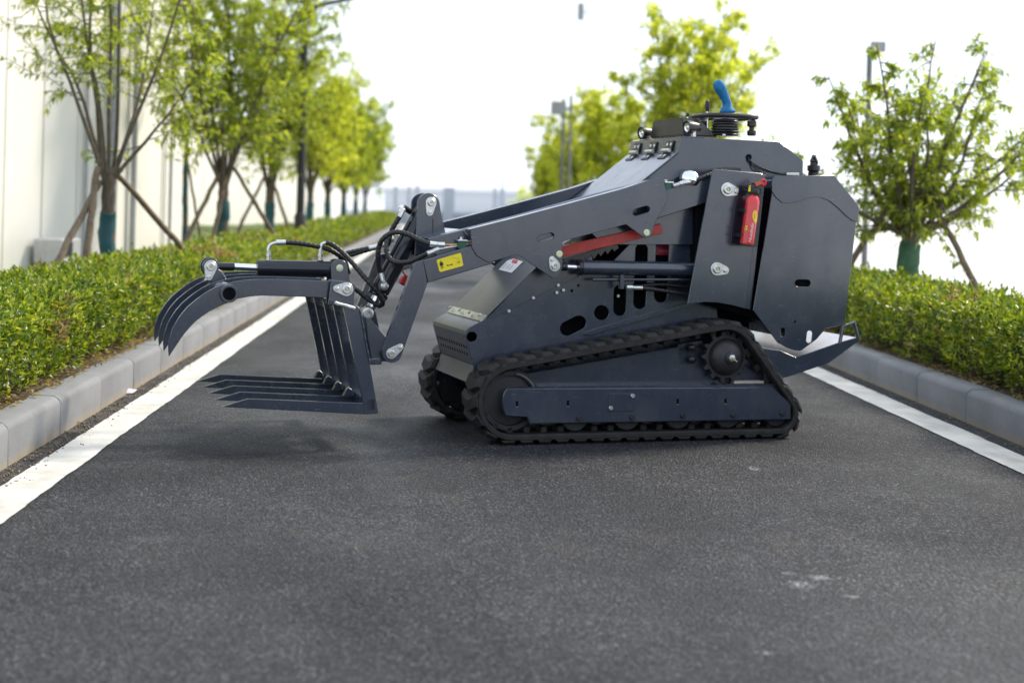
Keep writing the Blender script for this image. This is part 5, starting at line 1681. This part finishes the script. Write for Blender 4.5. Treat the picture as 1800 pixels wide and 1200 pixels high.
def xbar(name, x, y, du, dw, v0, v1, parent, mat=None):
    u, w = P(x, y, 0.03)
    return link(name, box_mesh(name, (u - du, v0, w - dw), (u + du, v1, w + dw), 0.004), mat or M['paint'], parent)
xbar('top_bar', 622, 548, 0.020, 0.020, 0.046, 0.87, gf)
xbar('middle_bar', 642, 628, 0.012, 0.040, 0.046, 0.87, gf)
# pale bare weld on the near upright
wp = [P3(x, y, 0.024) for x, y in ((589, 531), (593, 533.5), (600, 535), (608, 537), (616, 539.5), (624, 542))]
v, f = tube_mesh('weld_bead', smooth_path(wp, 4), [0.006 + 0.0035 * abs(noise.noise((i * 0.9, 0, 0))) for i in range(21)], 8)
link('weld_bead', finish(mesh_py('weld_bead', v, f), True, 60), M['weld'], gf)
wp = [P3(x, y, 0.026) for x, y in ((633, 545), (636, 560), (640, 580), (644, 605), (650, 636))]
v, f = tube_mesh('weld_bead', smooth_path(wp, 8), [0.0035 + 0.003 * abs(noise.noise((i * 1.3, 5, 0))) for i in range(33)], 6)
link('weld_bead', finish(mesh_py('weld_bead', v, f), True, 60), M['paint'], gf)
# mounting plates behind the uprights, to the leg pins and the tilt cylinder
for vv in (BA1 - 0.03, BA1 + 0.05, FA0 - 0.05, FA0 + 0.03):
    mpx = [(640, 556), (650, 560), (678, 594), (692, 606), (700, 622), (690, 634), (668, 634), (655, 640), (648, 620)]
    prism('mount_plate', [P(x, y, BA1) for x, y in mpx], vv, vv + 0.012, M['paint'], 0.002)
for vv in (CV - 0.045, CV + 0.035):
    prism('tilt_lug', [P(x, y, CV) for x, y in [(634, 548), (640, 536), (650, 538), (657, 550), (668, 600), (660, 625), (648, 625)]], vv, vv + 0.010, M['paint'], 0.002)
rod('pivot_shaft', P3(688, 620.5, BA0) + Vector((0, 0.02, 0)), P3(688, 620.5, BA0) + Vector((0, FA1 - BA0 - 0.02, 0)), 0.017, M['paint'], ML, 16)
xb = P(650, 632, 0.1)
box('mount_foot', (xb[0] - 0.015, 0.10, xb[1] - 0.02), (xb[0] + 0.05, 0.80, xb[1] + 0.004), M['paint'], ML, 0.003)

# ------------------------------------------------------------------ grapple: upper jaw
JN = [0.135, 0.345, 0.555, 0.765]
jaw_px = [(297, 626.5), (295.8, 612), (296.5, 600), (303, 577), (311, 563.5), (318, 553), (330, 539), (343, 528), (356, 518), (368, 510.5), (380, 504.5), (393, 500), (410, 495.5), (427, 492.5), (455, 490.5), (495, 490.5), (583, 494),
          (583, 523.5), (540, 522), (460, 519.5), (440, 521), (418, 525), (406, 529.5), (393, 535), (380, 541), (368, 547), (356, 555.5), (343, 565.5), (333, 576), (323, 588), (310, 607)]
jm = plate_mesh('jaw_tine', ringpx(jaw_px, JN[0]), 0.016, (), 0.0018); jm.materials.append(M['paint'])
ctu = P(402, 515.5, JN[0])
jw_root = lathe('grapple_jaw', (ctu[0], JN[0] - 0.018, ctu[1]), (0, 1, 0), [(0.026, 0.012), (0.026, 0.0), (0.0345, 0.0), (0.036, 0.003), (0.036, 0.665), (0.02, 0.667)], M['paint'], ML, 26)
lathe('tube_bore', (ctu[0], JN[0] - 0.0165, ctu[1]), (0, 1, 0), [(0.0262, 0), (0.0262, 0.02)], M['dark'], jw_root, 22)  # near-black plug stands for the shade in the open tube end
for vv in JN:
    o = link('jaw_tine', jm, None, jw_root); o.location = (0, vv, 0)
# hinge cheeks at the back of the jaw
for vv, kk in ((JN[0] - 0.030, 1), (JN[0] + 0.022, 0), (JN[3] - 0.02, 0), (JN[3] + 0.022, 0)):
    ck_px = [(582.5, 492), (616, 496.5), (621.5, 498.5), (624.5, 504), (621, 540), (577, 535)]
    ck = prism('jaw_hinge_cheek', [P(x, y, JN[0] - 0.03) for x, y in ck_px], vv, vv + 0.010, M['paint'], 0.002)
pin_plate(609, 508.5, 591.5, 507, JN[0] - 0.030, 0.0275, 0.014, ML)
rod('jaw_pivot', P3(609, 508.5, JN[0] - 0.03) + Vector((0, 0.005, 0)), P3(609, 508.5, JN[0] - 0.03) + Vector((0, 0.68, 0)), 0.016, M['paint'], ML, 16)
# jaw cylinder, ears and clevises
JV = 0.43
ea = P3(371.5, 469, JV)
for vv in (JV - 0.042, JV + 0.030):
    ear = prism('cylinder_ear', [P(x, y, JV - 0.042) for x, y in arcpx(371, 468, 15, 200, -20, 12) + [(391, 478), (412, 512), (398, 522), (372, 498), (358, 478)]], vv, vv + 0.012, M['paint'], 0.002)
pin_plate(370.5, 468.5, 367, 486, JV - 0.042, 0.026, 0.016, ML)
jc = rod('jaw_cylinder', P3(451, 471, JV), P3(583, 473, JV), 0.0345, M['paint_gloss'], ML, 28)
rod('piston_rod', P3(411, 468.5, JV), P3(452, 470.5, JV), 0.0145, M['chrome'], jc, 18)
rod('rod_end', P3(378, 468.5, JV), P3(412, 468.8, JV), 0.0165, M['paint_gloss'], jc, 18)
rod('rod_eye', ea + Vector((0, -0.028, 0)), ea + Vector((0, 0.028, 0)), 0.028, M['paint_gloss'], jc, 20)
for vv in (JV - 0.052, JV + 0.040):
    cl_px = [(582, 500), (582, 474)] + arcpx(597, 471, 15, 172, 8, 10) + [(612.5, 478), (616, 500), (612, 545), (590, 545)]
    prism('cylinder_clevis', [P(x, y, JV - 0.052) for x, y in cl_px], vv, vv + 0.012, M['paint'], 0.002)
lathe('pin_cap', P3(597, 471, JV - 0.052), (0, -1, 0), [(0.0150, 0), (0.0150, 0.004), (0.012, 0.005)], M['palezinc'], ML, 18)
rod('cylinder_eye', P3(597, 471, JV) + Vector((0, -0.035, 0)), P3(597, 471, JV) + Vector((0, 0.035, 0)), 0.028, M['paint_gloss'], jc, 18)
# ports
for x in (472, 563):
    pb3 = P3(x, 460, JV)
    lathe('port_boss', pb3 + Vector((0, 0, -0.012)), (0, 0, 1), [(0.015, 0), (0.015, 0.016), (0.013, 0.018)], M['paint_gloss'], jc, 14)
    lathe('port_fitting', pb3 + Vector((0, 0, 0.006)), (0, 0, 1), [(0.011, 0), (0.011, 0.010), (0.008, 0.011), (0.008, 0.016), (0.0115, 0.017), (0.0115, 0.028), (0.007, 0.030)], M['zinc'], jc, 6)
HR = 0.0118
tube('hose_elbow', [P3(472, 447, JV), P3(472, 437, JV), P3(476, 430, JV), P3(486, 426.5, JV)], 0.0075, M['zinc'], ML, 10)
rod('hose_ferrule', P3(485, 426.5, JV), P3(502, 426, JV), 0.0120, M['zinc'], ML, 14)
hose('hydraulic_hose', [P3(500, 426, JV), P3(524, 427.5, JV), P3(552.5, 432, JV), P3(578, 438.5, JV + 0.01), P3(597.5, 450, JV + 0.02), P3(607, 462, JV + 0.04), P3(612, 480, JV + 0.07)], HR, ML)
tube('hose_elbow', [P3(563, 449, JV), P3(563.5, 438, JV), P3(566, 429.5, JV), P3(573, 426.5, JV)], 0.0075, M['zinc'], ML, 10)
h2 = [(572, 426.5, 0), (582, 428.5, 0), (597.5, 439.5, -.01), (617, 459, -.03), (639.5, 486, -.06), (657.5, 505.5, -.08), (669, 521, -.08), (673, 531, -.075), (668, 537, -.06), (657.5, 533, -.04), (642.5, 522, -.02), (626, 508.5, 0), (612, 499, .03)]
hose('hydraulic_hose', [P3(x, y, JV + dv) for x, y, dv in h2], HR, ML)
for dz in (0, 7):
    hose('hydraulic_hose', [P3(596, 448 + dz, JV + 0.10), P3(612, 444 + dz * .8, JV + 0.11), P3(635, 439 + dz * .5, JV + 0.11), P3(652, 435.5 + dz * .3, JV + 0.10)], 0.0105, ML)
rod('hose_ferrule', P3(648, 437, JV + 0.10), P3(664, 433.5, JV + 0.10), 0.0125, M['zinc'], ML, 12)
tube('hose_elbow', [P3(662, 434, JV + 0.10), P3(674, 430.5, JV + 0.09), P3(683, 425, JV + 0.06), P3(690, 423, JV + 0.02)], 0.009, M['zinc'], ML, 10)
# loops from the tilt cylinder to the boom pipes
HV = 0.26
hose('hydraulic_hose', [P3(x, y, HV + dv) for x, y, dv in ((670, 482, .04), (666, 468, .03), (664.5, 448, .01), (667, 431, 0), (674, 419, -.02), (685, 411, -.03), (700, 408, -.05), (720, 413, -.07), (740, 423, -.10), (757, 428.5, -.13))], HR, ML)
hose('hydraulic_hose', [P3(x, y, HV + dv) for x, y, dv in ((684, 416, .06), (679.5, 427, .05), (679, 440, .03), (682, 450, .02), (690, 458.5, 0), (703, 461.5, -.02), (722, 459.5, -.05), (742, 450.5, -.09), (757, 443, -.13))], HR, ML)
rod('hose_ferrule', P3(755, 428.5, HV - .13), P3(768, 430, HV - .13), 0.0125, M['zinc'], ML, 12)
rod('hose_fitting', P3(768, 430, HV - .13), P3(781, 430.5, HV - .13), 0.013, M['zinc'], ML, 6)
tube('hose_pipe', [P3(780, 430.5, HV - .13), P3(795, 431, HV - .13), P3(806, 429.5, HV - .13), P3(830, 424, HV - .13)], 0.007, M['brasspipe'], ML, 10)
rod('hose_ferrule', P3(751, 446, HV - .13), P3(763, 441, HV - .13), 0.0115, M['zinc'], ML, 12)
rod('hose_fitting', P3(762, 441.5, HV - .13), P3(772, 437.5, HV - .13), 0.012, M['zinc'], ML, 6)
tube('hose_pipe', [P3(771, 438, HV - .13), P3(790, 434.5, HV - .13), P3(806, 432, HV - .13), P3(830, 428, HV - .13)], 0.0065, M['zinc'], ML, 10)
gb0, gb1 = P3(807, 437, 0.10), P3(821, 424, 0.10)
gc = box('pipe_clamp', (gb0.x, 0.105, gb0.z), (gb1.x, 0.15, gb1.z), M['green'], ML, 0.002)
box('clamp_plate', (gb0.x - 0.004, 0.102, gb1.z), (gb1.x + 0.004, 0.152, gb1.z + 0.006), M['zinc'], gc, 0.001)
lathe('bolt', (gb0.x + 0.017, 0.127, gb1.z + 0.005), (0, 0, 1), [(0.009, 0), (0.009, 0.009), (0.006, 0.011)], M['zinc'], gc, 6)
# banjo fitting on the tilt cylinder and its top elbow
rod('hose_ferrule', P3(669.5, 480, HV + .035), P3(673, 494, HV + .03), 0.0105, M['zinc'], ML, 12)
lathe('banjo_fitting', P3(674.7, 502.5, HV + 0.06), (0, -1, 0), [(0.016, 0), (0.017, 0.004), (0.017, 0.018), (0.012, 0.020), (0.011, 0.026), (0.004, 0.027)], M['zinc'], ML, 18)
rod('hose_fitting', P3(674, 494, HV + .04), P3(674.5, 500, HV + .05), 0.008, M['zinc'], ML, 8)
el = P3(713, 366, CV - 0.02)
rod('hose_fitting', P3(722, 373, CV), P3(710, 364.5, CV - 0.02), 0.012, M['plastic'], ML, 10)
lathe('elbow_nut', el + Vector((-0.012, 0, -0.004)), (-0.5, -0.3, 0.5), [(0.013, 0), (0.013, 0.014), (0.009, 0.018)], M['chrome'], ML, 6)
rod('hose_ferrule', P3(709.5, 367, CV - 0.03), P3(702, 382, CV - 0.035), 0.011, M['zinc'], ML, 12)
hose('hydraulic_hose', [P3(703, 380, CV - 0.035), P3(697, 390, CV - 0.03), P3(690, 402, CV - 0.02), P3(685, 416, CV), P3(682, 430, CV + 0.03)], HR, ML)
# line at the rear end of the boom
gb0, gb1 = P3(1168, 335.5, 0.11), P3(1183, 322, 0.11)
gc = box('pipe_clamp', (gb0.x, 0.105, gb0.z), (gb1.x, 0.15, gb1.z), M['green'], ML, 0.002)
box('clamp_plate', (gb0.x - 0.002, 0.103, gb1.z), (gb1.x + 0.002, 0.152, gb1.z + 0.006), M['zinc'], gc, 0.001)
lathe('bolt', (gb0.x + 0.012, 0.127, gb1.z + 0.005), (0, 0, 1), [(0.008, 0), (0.008, 0.008), (0.005, 0.010)], M['zinc'], gc, 6)
rod('hose_fitting', P3(1183, 327, 0.10), P3(1194, 324, 0.10), 0.010, M['zinc'], ML, 8)
rod('hose_fitting', P3(1194, 324, 0.10), P3(1204, 321.5, 0.10), 0.014, M['zinc'], ML, 6)
rod('hose_ferrule', P3(1204, 321.5, 0.10), P3(1213, 319, 0.10), 0.0125, M['zinc'], ML, 12)
hose('hydraulic_hose', [P3(1212, 319.5, 0.10), P3(1230, 314, 0.10), P3(1247, 307, 0.11), P3(1270, 300, 0.14), P3(1300, 300, 0.15)], 0.0125, ML)

# ------------------------------------------------------------------ fire extinguisher hung on the tower
exb = P3(1312.5, 430.5, -0.012); ext = P3(1325, 342, -0.012)
ex = empty('fire_extinguisher', MO + MU * exb.x + MV * exb.y + Vector((0, 0, exb.z)), MA)
axs = (ext - exb).normalized(); LE = (ext - exb).length
ER = 0.0300
bd2 = lathe('cylinder', (0, 0, 0), axs, [(ER - 0.006, 0.0), (ER - 0.001, 0.003), (ER, 0.010), (ER, LE - 0.040), (ER * 0.96, LE - 0.026), (ER * 0.80, LE - 0.013), (ER * 0.52, LE - 0.004), (0.016, LE)], M['extred'], ex, 32, 40)
lathe('base_ring', -axs * 0.002, axs, [(ER - 0.004, 0), (ER - 0.0015, 0.0), (ER - 0.0015, 0.006)], M['plastic'], ex, 28)
hd_ = lathe('valve_head', axs * (LE - 0.002), axs, [(0.020, 0), (0.022, 0.004), (0.022, 0.020), (0.018, 0.026), (0.014, 0.032), (0.010, 0.036)], M['plastic'], ex, 16)
top_ = axs * (LE + 0.012)
def exbox(nm, a, b2, w, t, mat, par):
    a, b2 = Vector(a), Vector(b2); d = (b2 - a).normalized(); s = Vector((0, 1, 0)); n = d.cross(s).normalized()
    vs = []
    for p in (a, b2):
        for i, j in ((-1, -1), (1, -1), (1, 1), (-1, 1)):
            vs.append(p + s * w * i + n * t * j)
    return link(nm, mesh_py(nm, vs, [(0, 1, 2, 3), (4, 5, 6, 7), (0, 1, 5, 4), (1, 2, 6, 5), (2, 3, 7, 6), (3, 0, 4, 7)]), mat, par)
exbox('grip', top_ + Vector((-0.022, 0, 0.020)), top_ + Vector((0.024, 0, 0.016)), 0.010, 0.005, M['plastic'], hd_)
exbox('squeeze_lever', top_ + Vector((-0.010, 0, 0.034)), top_ + Vector((0.022, 0, 0.032)), 0.009, 0.004, M['plastic'], hd_)
exbox('seal_tag', top_ + Vector((-0.027, -0.006, 0.000)), top_ + Vector((-0.022, -0.006, 0.026)), 0.003, 0.004, M['yellow'], hd_)
tube('hang_loop', [top_ + Vector((0.018 + 0.014 * math.cos(R(a)), -0.004, 0.004 + 0.014 * math.sin(R(a)))) for a in range(0, 361, 30)], 0.0035, M['plastic'], hd_, 8, 3)
exbox('nozzle_arm', top_ + Vector((-0.002, -0.012, 0.030)), top_ + Vector((0.026, -0.012, 0.040)), 0.006, 0.006, M['orange'], hd_)
tube('pull_ring', [top_ + Vector((0.036 + 0.011 * math.cos(R(a)), -0.012, 0.040 + 0.011 * math.sin(R(a)))) for a in range(0, 361, 30)], 0.0055, M['redtag'], hd_, 8, 3)
exbox('gauge_tag', Vector((-0.024, -0.02, 0)) + axs * 0.062, Vector((-0.024, -0.02, 0)) + axs * 0.083, 0.006, 0.003, M['flame'], ex)
for h_ in (0.042, 0.150):
    exbox('wall_clip', axs * h_ + Vector((-0.036, 0.03, 0)), axs * h_ + Vector((-0.020, 0.03, 0)), 0.036, 0.008, M['plastic'], ex)
# prints wrapped on the cylinder
sx = Vector((1, 0, 0)); sx = (sx - axs * sx.dot(axs)).normalized(); sy_ = axs.cross(sx)
if sy_.y > 0: sy_ = -sy_
def wrap(t, h, lift=0.0006):
    a = t / ER
    return axs * h + (sx * math.sin(a) + sy_ * math.cos(a)) * (ER + lift)
def wrap_mesh(nm, me, mat):
    for vv in me.vertices:
        vv.co = wrap(vv.co.x, vv.co.y, 0.0006 + vv.co.z)
    return link(nm, me, mat, bd2)
def grid_print(nm, pts, mat, lift=0.0006, n=6):
    # strip between two edge lines, subdivided so that it follows the round body
    (l0, l1) = pts
    v, f = [], []
    for i in range(len(l0)):
        for k in range(n + 1):
            a = Vector(l0[i]).lerp(Vector(l1[i]), k / n)
            v.append(wrap(a.x, a.y, lift))
    for i in range(len(l0) - 1):
        for k in range(n):
            a = i * (n + 1) + k
            f.append((a, a + 1, a + n + 2, a + n + 1))
    me = bpy.data.meshes.new(nm); me.from_pydata([tuple(p) for p in v], [], f); me.update()
    return link(nm, me, mat, bd2)
fl_l, fl_r = [], []
for i in range(9):
    t = i / 8
    h = 0.095 + 0.056 * t
    wid = 0.0145 * math.sin(math.pi * (0.12 + 0.80 * (1 - t))) 
    cx_ = 0.013 - 0.010 * t
    fl_l.append((cx_ - wid, h)); fl_r.append((cx_ + wid * 0.9, h - 0.002 * t))
grid_print('flame_emblem', (fl_l, fl_r), M['flame'])
grid_print('flame_emblem', ([(0.004 - 0.001 * i, 0.112 + 0.006 * i) for i in range(5)], [(0.007 - 0.0015 * i, 0.112 + 0.006 * i) for i in range(5)]), M['extred'], 0.0010, 2)
tc = bpy.data.curves.new('brand_lettering', 'FONT')
tc.body = 'Huadedo'
tc.size = 0.030
tc.shear = 0.3
tc.resolution_u = 3
to_ = bpy.data.objects.new('brand_lettering', tc)
tm = bpy.data.meshes.new_from_object(to_)
bpy.data.objects.remove(to_)
xs_ = [vv.co.x for vv in tm.vertices]; Lx = max(xs_) - min(xs_)
for vv in tm.vertices:
    x_, y_ = (vv.co.x - min(xs_)) / Lx * 0.083, vv.co.y * 0.62
    vv.co = Vector((0.0065 - y_ , 0.012 + x_, 0))
    vv.co.x = -0.002 - y_ + 0.006
tm.materials.clear()
wrap_mesh('brand_lettering', tm, M['white_print'])

tag(ex, 'small red fire extinguisher with black valve hung on the side of the loader', 'extinguisher')
